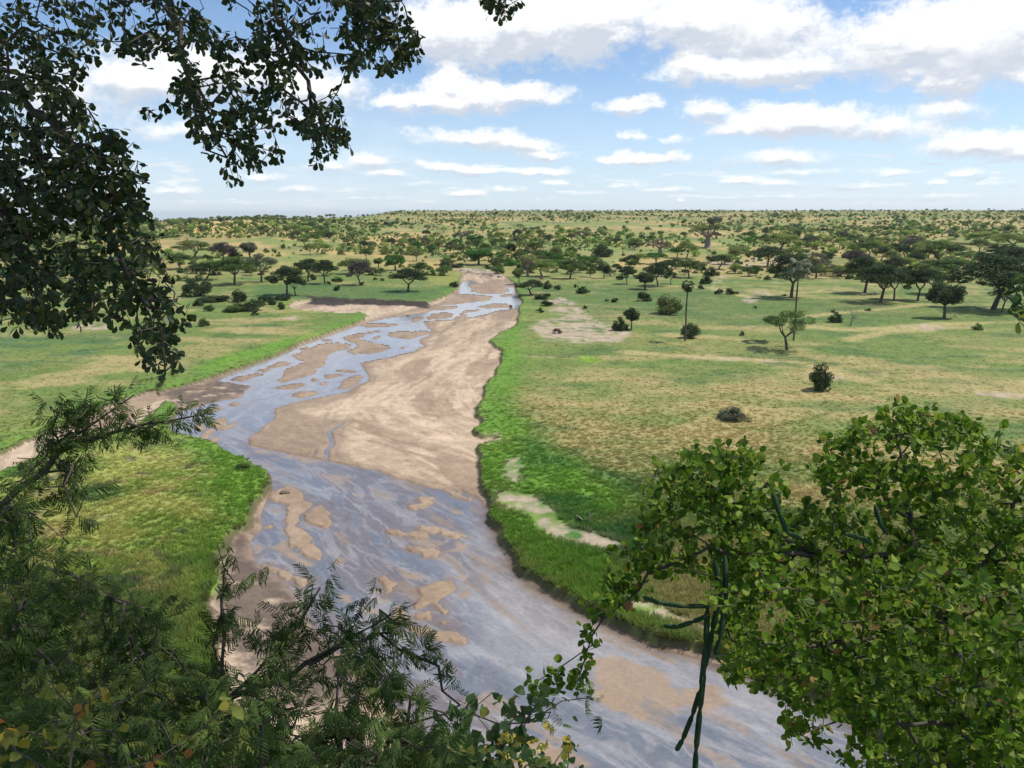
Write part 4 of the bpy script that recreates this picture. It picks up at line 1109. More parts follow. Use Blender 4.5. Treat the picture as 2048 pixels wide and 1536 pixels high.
for i in np.where(single)[0]:
    tn = tone_names[tidx[i]]; zn = zone(pxx[i], pyy[i])
    if isb[i]:
        szw = 'small' if size[i] < 3.2 else ('round' if size[i] < 4.2 else ('wide' if size[i] < 4.8 else 'big'))
        lab = f"{szw} {adj[tn]} bush {near_mark(pxx[i], pyy[i])}"
        make_plant('bush' if pxw[i] > 9 else 'low', int(i) % (6 if pxw[i] > 9 else 4), xs_[i], ys_[i], zs_[i] - .05, size[i], hgt[i], rots[i], tn, lab, 'bushes on the far slopes and plain', .2, parts=False)
    else:
        szw = 'small' if size[i] < 7.5 else ('broad' if size[i] > 11 else ('flat' if size[i] > 9.3 else 'slim'))
        lab = ' '.join(f"{szw} {adj[tn]} acacia {near_mark(pxx[i], pyy[i])}".replace('some way', 'further').split()[:16])
        make_plant('acacia', int(i) % 6, xs_[i], ys_[i], zs_[i] - .05, size[i], hgt[i], rots[i], tn, lab, 'acacias on the far slopes and plain', .2)

# ---- the rest: far woodland as instances on points
rest = np.where(~single)[0]


def gn_scatter(name, pts, scale, rot, tint, pick, protos, seed=0):
    me = bpy.data.meshes.new(name + '_points')
    me.vertices.add(len(pts)); me.vertices.foreach_set('co', np.asarray(pts, np.float32).ravel())
    a = me.attributes.new('isc', 'FLOAT_VECTOR', 'POINT'); a.data.foreach_set('vector', np.asarray(scale, np.float32).ravel())
    a = me.attributes.new('irot', 'FLOAT_VECTOR', 'POINT'); a.data.foreach_set('vector', np.asarray(rot, np.float32).ravel())
    a = me.attributes.new('pick', 'INT', 'POINT'); a.data.foreach_set('value', np.asarray(pick, np.int32))
    a = me.attributes.new('tint', 'FLOAT_COLOR', 'POINT'); c4 = np.ones((len(pts), 4), np.float32); c4[:, :3] = tint; a.data.foreach_set('color', c4.ravel())
    o = obj(name, me)
    t = bpy.data.node_groups.new(name + '_scatter', 'GeometryNodeTree')
    t.interface.new_socket("Geometry", in_out='INPUT', socket_type='NodeSocketGeometry'); t.interface.new_socket("Geometry", in_out='OUTPUT', socket_type='NodeSocketGeometry')
    b_ = NB(t); gi_ = b_.n('NodeGroupInput'); go_ = b_.n('NodeGroupOutput')
    join = b_.n('GeometryNodeJoinGeometry')
    m2p = b_.n('GeometryNodeMeshToPoints'); b_.l(gi_.outputs[0], m2p.inputs[0])
    def na(nm, ty):
        q = b_.n('GeometryNodeInputNamedAttribute', data_type=ty); q.inputs[0].default_value = nm; return q.outputs[0]
    for k, po in enumerate(protos):
        cmp_ = b_.n('FunctionNodeCompare', data_type='INT', operation='EQUAL'); b_.l(na('pick', 'INT'), cmp_.inputs['A'] if False else cmp_.inputs[2]); cmp_.inputs[3].default_value = k
        io = b_.n('GeometryNodeObjectInfo'); io.inputs[0].default_value = po
        ip = b_.n('GeometryNodeInstanceOnPoints'); b_.l(m2p.outputs[0], ip.inputs['Points']); b_.l(io.outputs['Geometry'], ip.inputs['Instance']); b_.l(cmp_.outputs[0], ip.inputs['Selection'])
        b_.l(na('isc', 'FLOAT_VECTOR'), ip.inputs['Scale']); b_.l(na('irot', 'FLOAT_VECTOR'), ip.inputs['Rotation'])
        b_.l(ip.outputs[0], join.inputs[0])
    b_.l(join.outputs[0], go_.inputs[0])
    md = o.modifiers.new('scatter', 'NODES'); md.node_group = t
    return o


def proto_obj(name, cr, tb=None, mat=None, lim=None):
    v, f, tone = cr
    if lim and len(f) > lim:
        sel = np.random.default_rng(3).choice(len(f), lim, replace=False)
        v = v.reshape(-1, 4, 3)[sel]; cen = v.mean(1, keepdims=True); v = (cen + (v - cen) * 1.7).reshape(-1, 3); tone = tone.reshape(-1, 4)[sel].ravel(); f = np.arange(len(v)).reshape(-1, 4)
    fm = np.zeros(len(f), int); fl = [f]
    if tb is not None:
        tv, tf = tb.arrays(); fl = [np.concatenate([f, tf + len(v)])]; v = np.concatenate([v, tv]); tone = np.concatenate([tone, np.zeros(len(tv))]); fm = np.concatenate([fm, np.ones(len(tf), int)])
    me = mesh_np(name, v, fl, {'tone': tone}, mats=[mat, M_bark], fmat=fm)
    return bpy.data.objects.new(name, me)


far_protos = [proto_obj('far_acacia', PROTO[(('acacia', 'round', 'bush')[k], k)][2], PROTO[(('acacia', 'round', 'bush')[k], k)][3], M_inst, 900) for k in range(3)] + \
             [proto_obj('far_bush', PROTO[('low', k)][2], None, M_inst) for k in range(4)]
tnt = np.array([TONES[tone_names[k]] for k in tidx[rest]]) * 1.5 * sr.uniform(.75, 1.25, (len(rest), 1))
pk = np.where(isb[rest], 3 + sr.integers(0, 4, len(rest)), sr.integers(0, 3, len(rest)))
far = gn_scatter('far_woodland', np.stack([xs_[rest], ys_[rest], zs_[rest] - .1], 1), np.stack([size[rest], size[rest], hgt[rest]], 1), np.stack([np.zeros(len(rest)), np.zeros(len(rest)), rots[rest]], 1), tnt, pk, far_protos)
tag(far, 'scattered bushes and small acacias dotting the far slopes up to the skyline', 'woodland', kind='stuff')
print('scatter', n, 'single', ct, cb, 'rest', len(rest))

# ------------------------------------------------------------------ grass
M_grass, b, p, out = pmat('grass_blades')
ai = b.n('ShaderNodeAttribute', attribute_type='INSTANCER', attribute_name='tint'); at = b.n('ShaderNodeAttribute', attribute_name='tone')
s1 = b.n('ShaderNodeVectorMath', operation='SCALE'); b.l(ai.outputs['Color'], s1.inputs[0]); b.l(b.math('MULTIPLY_ADD', at.outputs['Fac'], .7, .75), s1.inputs['Scale'])
b.l(s1.outputs[0], p.inputs['Base Color']); p.inputs['Roughness'].default_value = .7; p.inputs['Specular IOR Level'].default_value = .2
tl = b.n('ShaderNodeBsdfTranslucent'); b.l(s1.outputs[0], tl.inputs[0]); mx = b.n('ShaderNodeMixShader'); mx.inputs[0].default_value = .42
b.l(p.outputs[0], mx.inputs[1]); b.l(tl.outputs[0], mx.inputs[2]); b.l(mx.outputs[0], out.inputs[0])
gp = []
for k in range(4):
    r = np.random.default_rng(400 + k); vs_ = []; tn_ = []; nb = 22
    for i in range(nb):
        a = r.uniform(0, 6.28); rr = r.uniform(0, .33); bx, by = rr * math.cos(a), rr * math.sin(a); L = r.uniform(.25, .62) ; la = r.uniform(0, 6.28); ln = r.uniform(.05, .35) * (1 if k < 3 else 1.6)
        wd = r.uniform(.02, .045); ca, sa = math.cos(la + 1.57), math.sin(la + 1.57)
        tip = (bx + math.cos(la) * ln, by + math.sin(la) * ln, L); vs_ += [(bx - wd * ca, by - wd * sa, -.04), (bx + wd * ca, by + wd * sa, -.04), tip]; tn_ += [0, 0, r.uniform(.2, 1)]
    me = mesh_np('grass_tuft', np.array(vs_), np.arange(nb * 3).reshape(nb, 3), {'tone': np.array(tn_)}, mats=[M_grass]); gp.append(bpy.data.objects.new('grass_tuft', me))
NG = 150000
gr = np.random.default_rng(55)
# ground points, thinned with distance so that far grass is not denser than the eye can see
ga = np.radians(gr.uniform(-39, 39, NG)); gd = 1 / gr.uniform(1 / 420., 1 / 43., NG)
jx = gd * np.sin(ga); jy = gd * np.cos(ga)
ia = np.clip(np.searchsorted(colsA, ga), 0, nc - 1); idd = np.clip(np.searchsorted(dn, gd), 0, nr - 1)
vi = idd * nc + ia
gm = grassmask[vi] > .5
gm &= gr.random(NG) < np.interp(gd, [40, 130, 200, 420], [1, 1, .62, .5])
jx, jy, gd, vi = jx[gm], jy[gm], gd[gm], vi[gm]
# height at the very point, from the sheet
jz = gz[vi]
jx = gx[vi] + gr.uniform(-.5, .5, len(vi)) * gd * .0013; jy = gy[vi] + gr.uniform(-.5, .5, len(vi)) * gd * .0013
gs = (.55 + gd * .0035) * gr.uniform(.6, 1.3, len(vi)) * (.75 + .7 * n_m[vi]) * np.interp(gd, [40, 110, 150, 400], [1.25, 1.1, .85, .8])
gh = gs * gr.uniform(.6, 1.0, len(vi)) * np.interp(gd, [40, 80, 120, 160, 220, 420], [1.25, .8, .40, .24, .20, .18]) * (.6 + .9 * n_l[vi])
gt = c[vi] * gr.uniform(.94, 1.22, (len(vi), 1)) * np.interp(gd, [40, 80, 130, 250], [1.10, 1.14, 1.26, 1.30])[:, None] * np.array([1.0, 1.0, .95])
grass = gn_scatter('grass', np.stack([jx, jy, jz], 1), np.stack([gs, gs, gh], 1), np.stack([gr.uniform(-.2, .2, len(vi)), gr.uniform(-.2, .2, len(vi)), gr.uniform(0, 6.28, len(vi))], 1), gt, gr.integers(0, 4, len(vi)), gp)
tag(grass, 'green and straw coloured grass covering the river flats', 'grass', kind='stuff')
print('tufts', len(vi))

# ------------------------------------------------------------------ palms
def palm(px, py, top, wid, label, droop, tone):
    x, y, d_ = [float(q[0]) for q in place_on_ground([px], [py])]
    z = float(terrain_z(np.array([x]), np.array([y]))[0]); mpp = d_ / F
    H = (py - top) * mpp * 1.03; Wd = wid * mpp
    r = np.random.default_rng(int(px))
    e = empty('palm_tree', (x, y, z - .05)); tag(e, label, 'palm tree', 'tall fan palms on the plain')
    T_ = Tubes(); hs = H - Wd * .55
    n = 12; pts = [(.12 * math.sin(k * .7) * (k / n), 0, hs * k / n) for k in range(n + 1)]
    T_.add(pts, np.linspace(.27, .17, n + 1) * (1 + .2 * np.array([k in (7, 8) for k in range(n + 1)])), 8)
    obj('trunk', T_.mesh('palm_trunk', M_bark), e)
    head = np.array([pts[-1][0], 0, hs])
    for k in range(32):
        a = k * 2.4; el = r.uniform(-1.0, 1.1) - droop * .35
        dr = np.array([math.cos(a) * math.cos(el), math.sin(a) * math.cos(el), math.sin(el)]); pl_ = Wd * .26 * r.uniform(.8, 1.1)
        base = head + dr * pl_; vs_ = [head + [0, 0, -.05], head + [0, 0, .05], base]; fs = [(0, 1, 2)]
        s_ = np.cross(dr, [0, 0, 1.]); s_ /= np.linalg.norm(s_) + 1e-6; up = np.cross(s_, dr)
        for j in range(11):
            th = (j - 5) * .27; dd3 = dr * math.cos(th) + s_ * math.sin(th); L_ = Wd * .27 * (1 - .05 * abs(j - 5)) ; tip = base + dd3 * L_ + np.array([0, 0, -L_ * (.35 + droop * .5) * (.5 + abs(j - 5) * .08)])
            wv = np.cross(dd3, up); wv *= .030 * Wd; mid = base + dd3 * L_ * .55 + up * .05; b0 = len(vs_); vs_ += [base, mid - wv, mid + wv, tip]; fs += [(b0, b0 + 1, b0 + 2), (b0 + 1, b0 + 3, b0 + 2)]
        o_ = obj('frond', mesh_np('frond', np.array(vs_), np.array(fs), {'tone': np.full(len(vs_), r.random())}, mats=[M_crown]), e); o_.color = (*tone, 1)


palm(1370, 683, 559, 30, 'shorter fan palm with dark drooping head and slim bare trunk beside a dark bush', .5, (.045, .06, .028))
palm(1587, 684, 518, 50, 'tallest fan palm with grey green drooping head, its trunk rising through a half bare acacia', 1.1, (.20, .22, .14))


def log(pts, rad, name, label, mat, grp=None):
    X_, Y_, _ = place_on_ground([p_[0] for p_ in pts], [p_[1] for p_ in pts]); Z_ = terrain_z(X_, Y_)
    P3 = np.stack([X_, Y_, Z_ + np.array([p_[2] for p_ in pts])], 1); T_ = Tubes(); T_.add(P3 - P3[0], rad, 7)
    o_ = obj(name, T_.mesh(name, mat), None, P3[0]); tag(o_, label, 'log', grp)


log([(1722, 593, .3), (1735, 592, .5), (1748, 591, .6), (1757, 590, .2)], [.3, .35, .3, .12], 'fallen_log', 'grey fallen log under the leaning many stemmed acacia', M_pale)
log([(1900, 640, .2), (1907, 638, .9), (1917, 640, .2)], [.12, .2, .1], 'fallen_branch', 'pale fallen branch at the foot of the bent acacia', M_pale)
log([(1152, 1042, .25), (1158, 1046, .3), (1166, 1052, .35)], [.09, .11, .07], 'fallen_log', 'pale broken trunk lying in lush grass right of the sandy strip', M_pale)
xs1, ys1, _ = place_on_ground([1178], [1053]); z1 = float(terrain_z(xs1, ys1)[0]); T_ = Tubes(); T_.add([(0, 0, -.1), (.02, 0, .5), (-.02, 0, 1.0), (.01, .02, 1.45)], [.12, .09, .08, .03], 7)
tag(obj('dead_stump', T_.mesh('dead_stump', M_pale), None, (float(xs1[0]), float(ys1[0]), z1)), 'upright pale dead stump in lush grass right of the sandy strip', 'stump')


def boulder(px, py, w, h, label, seed, colr, name='boulder', cat='boulder', grp=None):
    x, y, d_ = [float(q[0]) for q in place_on_ground([px], [py])]; x, y = [float(q) for q in ground_pt(px, py, .05)]
    z = float(terrain_z(np.array([x]), np.array([y]))[0]); mpp = math.hypot(x, y) / F; r = np.random.default_rng(seed)
    nu, nv = 14, 8; V = []
    for i in range(nv + 1):
        for j in range(nu):
            th = math.pi * .5 * i / nv; ph = 2 * math.pi * j / nu
            q = np.array([math.cos(th) * math.cos(ph), math.cos(th) * math.sin(ph), math.sin(th)]); k = 1 + .22 * (r.random() - .5) + .12 * math.sin(3 * ph + seed) * math.cos(th)
            V.append(q * k * np.array([w * .5, w * .35, h]) * mpp)
    V = np.array(V); V[:nu, 2] = -.15
    base = np.arange((nv + 1) * nu).reshape(nv + 1, nu); q = np.stack([base[:-1], np.roll(base[:-1], -1, 1), np.roll(base[1:], -1, 1), base[1:]], -1).reshape(-1, 4)
    m_, b_, p_, o_ = pmat(name + '_surface'); tc_ = b_.n('ShaderNodeTexCoord'); n_ = b_.noise(tc_.outputs['Object'], 3, 5, .7)
    b_.l(b_.mixc(n_, tuple(np.array(colr) * .6), tuple(np.array(colr) * 1.3)), p_.inputs['Base Color']); p_.inputs['Roughness'].default_value = .9
    tag(obj(name, mesh_np(name, V, q, mats=[m_]), None, (x, y, z)), label, cat, grp)


boulder(1083, 562, 8, 5, 'small reddish termite mound in the sunny grass right of the river bend', 3, (.16, .08, .05), 'termite_mound', 'mound')
boulder(1022, 614, 7, 5, 'dark rock on the sand near the right bank of the upper river', 5, (.09, .07, .06))
boulder(816, 632, 6, 3, 'dark rock in the water below the lone broad tree', 7, (.08, .065, .05))
boulder(569, 988, 22, 6, 'muddy hump at the top of the long sandbar near the left meadow', 8, (.18, .13, .085), 'sand_hump', 'mound')
rk = [(925, 546, 12, 4), (940, 548, 16, 4), (957, 551, 10, 3), (972, 551, 14, 4), (985, 554, 12, 4), (1000, 556, 12, 5), (905, 545, 10, 3), (948, 543, 9, 3)]
RKL = ['pale rock at the upper left corner of the river bed', 'wide pale rock heading the river bed at the bend', 'third pale rock from the left at the head of the river bed', 'wide pale rock right of the middle of the river bend', 'second pale rock from the right at the river bend', 'rightmost pale rock at the river bend',
       'leftmost small pale rock, on the grass edge of the river bend', 'small pale rock set back highest on the bank at the river bend']
for i, (bx, by, bw, bh) in enumerate(rk):
    boulder(bx, by, bw, bh, RKL[i], 20 + i, (.42, .34, .28), 'rock', 'rock', 'pale rocks lining the river bend')

# blue mountain far beyond the left ridge
mx_, my_ = [], []
prof = [(60, 458, 0), (120, 452, 12), (190, 455, 8), (230, 450, 16), (262, 441, 34), (285, 439, 38), (305, 445, 26), (340, 452, 10), (380, 458, 0)]
Vm = []; dist = 9000.
for px_, py_, _ in prof:
    dx_, dy_, dz_ = rays(px_, py_); k = dist / math.hypot(dx_, dy_)
    Vm.append((dx_ * k, dy_ * k, CAMZ + dz_ * k))
Vm = np.array(Vm); front = Vm.copy(); front[:, :2] *= .93; front[:, 2] = -260; back = Vm.copy(); back[:, :2] *= 1.08; back[:, 2] = -300
nm_ = len(Vm); V = np.vstack([front, Vm, back]); fq = [(i, i + 1, i + 1 + nm_, i + nm_) for i in range(nm_ - 1)] + [(i + nm_, i + 1 + nm_, i + 1 + 2 * nm_, i + 2 * nm_) for i in range(nm_ - 1)]
m_, b_, p_, o_ = pmat('mountain_slope'); tc_ = b_.n('ShaderNodeTexCoord'); n_ = b_.noise(tc_.outputs['Object'], .004, 6, .6); b_.l(b_.mixc(n_, (.05, .07, .04), (.14, .15, .09)), p_.inputs['Base Color']); p_.inputs['Roughness'].default_value = 1
tag(obj('distant_mountain', mesh_np('distant_mountain', V, np.array(fq), mats=[m_])), kind='structure')

# thin haze over the plain
if HAZE > 0:
    hx0, hx1, hy0, hy1, hz0, hz1 = -15000, 15000, -3000, 14000, -420., 62.
    V = np.array([(x_, y_, z_) for z_ in (hz0, hz1) for y_ in (hy0, hy1) for x_ in (hx0, hx1)]); fq = np.array([(0, 2, 3, 1), (4, 5, 7, 6), (0, 1, 5, 4), (2, 6, 7, 3), (0, 4, 6, 2), (1, 3, 7, 5)])
    mh = bpy.data.materials.new('thin_air_haze'); mh.use_nodes = True; mh.node_tree.nodes.clear(); b_ = NB(mh.node_tree)
    o_ = b_.n('ShaderNodeOutputMaterial'); pv = b_.n('ShaderNodeVolumePrincipled'); pv.inputs['Color'].default_value = (.80, .88, 1, 1); pv.inputs['Density'].default_value = HAZE; pv.inputs['Anisotropy'].default_value = .2; b_.l(pv.outputs[0], o_.inputs['Volume'])
    tag(obj('haze', mesh_np('haze', V, fq, mats=[mh])), kind='stuff')
# ------------------------------------------------------------------ foreground plants
FR = np.random.default_rng(314)


def leaf_arrays(kind, r):
    """unit leaf along +y, normal +z; returns verts, tris"""
    if kind == 'obovate': t = [0, .30, .62, .88, 1]; w = [0, .15, .30, .22, 0]
    elif kind == 'round': t = [0, .22, .55, .85, 1]; w = [0, .30, .42, .26, 0]
    elif kind == 'heart': t = [-.08, .10, .40, .75, 1]; w = [0, .38, .44, .22, 0]
    else: t = [0, .25, .55, .8, 1]; w = [0, .10, .12, .08, 0]
    cv = r.uniform(-.10, .16); fold = r.uniform(.05, .32); tw = r.uniform(-.08, .08)
    C_ = [(tw * tt, tt, -cv * tt * tt) for tt in t]
    Lf = [(-w[i] + tw * t[i], t[i] + .02, -cv * t[i] ** 2 + w[i] * fold + r.uniform(-.02, .02)) for i in (1, 2, 3)]
    Rt = [(w[i] + tw * t[i], t[i] + .02, -cv * t[i] ** 2 + w[i] * fold + r.uniform(-.02, .02)) for i in (1, 2, 3)]
    v = C_ + Lf + Rt
    f = []
    for S_, flip in ((5, 0), (8, 1)):
        tr = [(0, 1, S_), (1, S_ + 1, S_), (1, 2, S_ + 1), (2, S_ + 2, S_ + 1), (2, 3, S_ + 2), (3, 4, S_ + 2)]
        for q in tr: f.append(q if not flip else q[::-1])
    return np.array(v), np.array(f)


def frond_arrays(r, n=7, plen=.42):
    """feathery compound leaf: curved midrib with drooping narrow pinnae"""
    v = []; f = []
    def strip(p, d, nrm, L, w, droop):
        s = np.cross(d, nrm); s /= np.linalg.norm(s) + 1e-9
        pts = []
        for k, (tt, ww) in enumerate(((0, .3), (.35, 1.), (.75, .9), (1, 0))):
            c0 = p + d * L * tt + np.array([0, 0, -droop * tt * tt * L]); b0 = len(v)
            if ww > 0: v.append(c0 - s * w * ww); v.append(c0 + s * w * ww); pts.append((b0, b0 + 1))
            else: v.append(c0); pts.append((b0, b0))
        for a, b_ in zip(pts[:-1], pts[1:]):
            f.append((a[0], a[1], b_[1]))
            if b_[0] != b_[1]: f.append((a[0], b_[1], b_[0]))
    up = np.array([0, 0, 1.]); arc = r.uniform(.05, .35); bend = r.uniform(-.15, .15)
    P_ = lambda t: np.array([bend * t * t, t, -arc * t * t])
    strip(P_(0), np.array([bend * .5, 1, 0.]), up, 1.0, .010, arc)
    for i in range(n):
        t = .12 + .86 * i / (n - 1)
        for sgn in (-1, 1):
            d = np.array([sgn * r.uniform(.55, .95), r.uniform(.45, .95), r.uniform(-.35, .1)]); d /= np.linalg.norm(d)
            nn = np.array([r.uniform(-.5, .5), r.uniform(-.3, .3), 1.])
            strip(P_(t), d, nn / np.linalg.norm(nn), plen * (1 - .35 * abs(t - .45)) * r.uniform(.8, 1.1), .031 * r.uniform(.8, 1.2), r.uniform(.5, 1.3))
    return np.array(v), np.array(f)


def leaf_material(name, cols, trans=.25, rough=.42, spec=.45):
    m_, b_, p_, o_ = pmat(name)
    a_ = b_.n('ShaderNodeAttribute', attribute_name='rnd'); oi_ = b_.n('ShaderNodeObjectInfo')
    fr = b_.math('FRACT', b_.math('ADD', a_.outputs['Fac'], oi_.outputs['Random']))
    cr = b_.n('ShaderNodeValToRGB'); b_.l(fr, cr.inputs[0])
    el = cr.color_ramp.elements
    while len(el) < len(cols): el.new(.5)
    for i_, (pos, cc_) in enumerate(cols): el[i_].position = pos; el[i_].color = (*cc_, 1)
    tc_ = b_.n('ShaderNodeTexCoord'); n_ = b_.noise(tc_.outputs['Object'], 14, 3)
    s_ = b_.n('ShaderNodeVectorMath', operation='SCALE'); b_.l(cr.outputs[0], s_.inputs[0]); b_.l(b_.math('MULTIPLY_ADD', n_, .5, .75), s_.inputs['Scale'])
    b_.l(s_.outputs[0], p_.inputs['Base Color']); p_.inputs['Roughness'].default_value = rough; p_.inputs['Specular IOR Level'].default_value = spec
    tl_ = b_.n('ShaderNodeBsdfTranslucent'); b_.l(s_.outputs[0], tl_.inputs[0]); mx_ = b_.n('ShaderNodeMixShader'); mx_.inputs[0].default_value = trans
    b_.l(p_.outputs[0], mx_.inputs[1]); b_.l(tl_.outputs[0], mx_.inputs[2]); b_.l(mx_.outputs[0], o_.inputs[0])
    return m_


M_leafA = leaf_material('dark_leathery_leaf', [(0, (.026, .050, .018)), (.5, (.044, .074, .024)), (.85, (.070, .100, .032)), (.97, (.14, .15, .035))], .26, .42, .4)
M_frond = leaf_material('feathery_leaf', [(0, (.040, .075, .018)), (.5, (.075, .125, .028)), (.85, (.12, .175, .04)), (1., (.19, .22, .05))], .38, .6, .2)
M_leafC = leaf_material('round_leaf', [(0, (.060, .135, .014)), (.45, (.125, .225, .020)), (.82, (.215, .315, .030)), (.965, (.30, .38, .06)), (.985, (.45, .34, .05)), (.995, (.36, .18, .08))], .46, .5, .18)
M_leafE = leaf_material('pale_shrub_leaf', [(0, (.07, .14, .04)), (.6, (.11, .19, .055)), (.9, (.17, .23, .06)), (.98, (.34, .30, .05))], .35, .5, .3)
M_vine = leaf_material('yellowing_vine_leaf', [(0, (.16, .20, .035)), (.45, (.26, .27, .04)), (.75, (.42, .30, .04)), (.9, (.38, .15, .04))], .4, .5, .3)
M_flower = leaf_material('yellow_flower', [(0, (.62, .50, .06)), (.7, (.70, .60, .14)), (1, (.45, .26, .05))], .3, .6, .2)
M_twig, b, p, out = pmat('twig_bark')
tcd = b.n('ShaderNodeTexCoord'); nn = b.noise(tcd.outputs['Object'], 30, 5, .7)
b.l(b.mixc(nn, (.035, .027, .020), (.13, .105, .080)), p.inputs['Base Color']); p.inputs['Roughness'].default_value = .85
M_succ, b, p, out = pmat('succulent_stem')
tcd = b.n('ShaderNodeTexCoord'); nn = b.noise(tcd.outputs['Object'], 16, 5, .7)
b.l(b.mixc(nn, (.018, .045, .020), (.050, .095, .045)), p.inputs['Base Color']); p.inputs['Roughness'].default_value = .8; p.inputs['Specular IOR Level'].default_value = .15


def frames(dirs, nrm):
    d = dirs / (np.linalg.norm(dirs, axis=1)[:, None] + 1e-9)
    s = np.cross(d, nrm); s /= np.linalg.norm(s, axis=1)[:, None] + 1e-9
    n = np.cross(s, d)
    return np.stack([s, d, n], -1)          # columns: side, length, normal


def bake_leaves(variants, pos, R, L, rnd, vi):
    V, F_, A = [], [], []; off_ = 0
    for k, (v, f) in enumerate(variants):
        m_ = vi == k
        if not m_.any(): continue
        vv2 = np.einsum('nij,kj->nki', R[m_], v) * L[m_][:, None, None] + pos[m_][:, None]
        n = m_.sum(); ff = f[None] + (np.arange(n) * len(v))[:, None, None] + off_
        V.append(vv2.reshape(-1, 3)); F_.append(ff.reshape(-1, 3)); A.append(np.repeat(rnd[m_], len(v))); off_ += n * len(v)
    return np.concatenate(V), np.concatenate(F_), np.concatenate(A)


def in_poly(x, y, P):
    P = np.asarray(P, float); ins = np.zeros(len(x), bool); Q = np.roll(P, -1, 0)
    for (ax, ay), (bx, by) in zip(P, Q):
        if abs(by - ay) < 1e-9: continue
        ins ^= ((ay > y) != (by > y)) & (x < (bx - ax) * (y - ay) / (by - ay) + ax)
    return ins


def sample_poly(P, n, d0, d1, clump=.0):
    P = np.asarray(P, float); lo, hi = P.min(0), P.max(0); out_ = []
    while len(out_) < n:
        x = FR.uniform(lo[0], hi[0], n * 3); y = FR.uniform(lo[1], hi[1], n * 3)
        k = in_poly(x, y, P)
        if clump: k &= fbm(x / 70, y / 70, 3, int(abs(lo[0])) + 5) > clump
        out_ += list(zip(x[k], y[k]))
    q = np.array(out_[:n]); return air_pt(q[:, 0], q[:, 1], FR.uniform(d0, d1, n))


def grow(seeds, att, step=.11, jit=.02, cap=None):
    """branching structure reaching every attractor from the seed limbs"""
    P = [np.array(s) for s in seeds]
    pos = np.zeros((len(att) * 14 + 4000, 3)); par = np.full(len(pos), -1); n = 0
    for s in P:
        s = np.asarray(s, float)
        seg = []
        for a, b_ in zip(s[:-1], s[1:]):
            k = max(1, int(np.linalg.norm(b_ - a) / step)); seg += [a + (b_ - a) * i / k for i in range(k)]
        seg.append(s[-1]); seg = np.array(seg)
        if len(seg) > 4: seg[1:-1] += FR.normal(size=(len(seg) - 2, 3)) * jit * .8
        st_ = n
        if n: par[n] = int(np.argmin(((pos[:n] - seg[0]) ** 2).sum(1)))
        pos[n:n + len(seg)] = seg; par[n + 1:n + len(seg)] = np.arange(n, n + len(seg) - 1); n += len(seg)
    d0 = np.array([np.sqrt(((pos[:n] - a) ** 2).sum(1)).min() for a in att])
    tips = []
    for i in np.argsort(d0):
        a = att[i]; dist = np.sqrt(((pos[:n] - a) ** 2).sum(1)); j = int(np.argmin(dist)); L = dist[j]
        if cap and L > cap: continue
        k = max(1, int(L / step))
        if n + k >= len(pos): break
        sag = FR.normal(size=3) * .12 * L; sag[2] += .10 * L
        p0 = pos[j]
        for q in range(1, k + 1):
            t = q / k; pp = p0 + (a - p0) * t + sag * math.sin(math.pi * t) * (1 if L > .2 else 0) + (FR.normal(size=3) * jit * .4 if q < k else 0)
            pos[n] = pp; par[n] = j if q == 1 else n - 1; n += 1
        tips.append(n - 1)
    pos = pos[:n]; par = par[:n]
    cnt = np.zeros(n); cnt[tips] = 1
    for i in range(n - 1, 0, -1):
        if par[i] >= 0: cnt[par[i]] += cnt[i]
    return pos, par, np.maximum(cnt, 1), np.array(tips)


def twig_mesh(pos, par, cnt, r0, ex=.42, k=4, rmax=.06):
    rad = np.minimum(r0 * cnt ** ex, rmax)
    i = np.where(par >= 0)[0]; j = par[i]
    a = pos[j]; b_ = pos[i]; t = b_ - a; L = np.linalg.norm(t, axis=1)[:, None] + 1e-9; t = t / L
    a = a - t * np.minimum(rad[j][:, None] * .4, .01)
    ref = np.where(np.abs(t[:, 2:3]) < .9, np.array([[0, 0, 1.]]), np.array([[1., 0, 0]])); u = np.cross(t, ref); u /= np.linalg.norm(u, axis=1)[:, None]; w = np.cross(t, u)
    an = np.linspace(0, 2 * np.pi, k, endpoint=False)
    ring = np.cos(an)[None, :, None] * u[:, None] + np.sin(an)[None, :, None] * w[:, None]
    ra = np.minimum(rad[j], rad[i] * 1.35)
    v = np.stack([a[:, None] + ring * ra[:, None, None], b_[:, None] + ring * rad[i][:, None, None]], 1).reshape(-1, 3)
    base = (np.arange(len(i)) * 2 * k)[:, None] + np.arange(k)[None]
    q = np.stack([base, np.roll(base, -1, 1), np.roll(base, -1, 1) + k, base + k], -1).reshape(-1, 4)
    return v, q


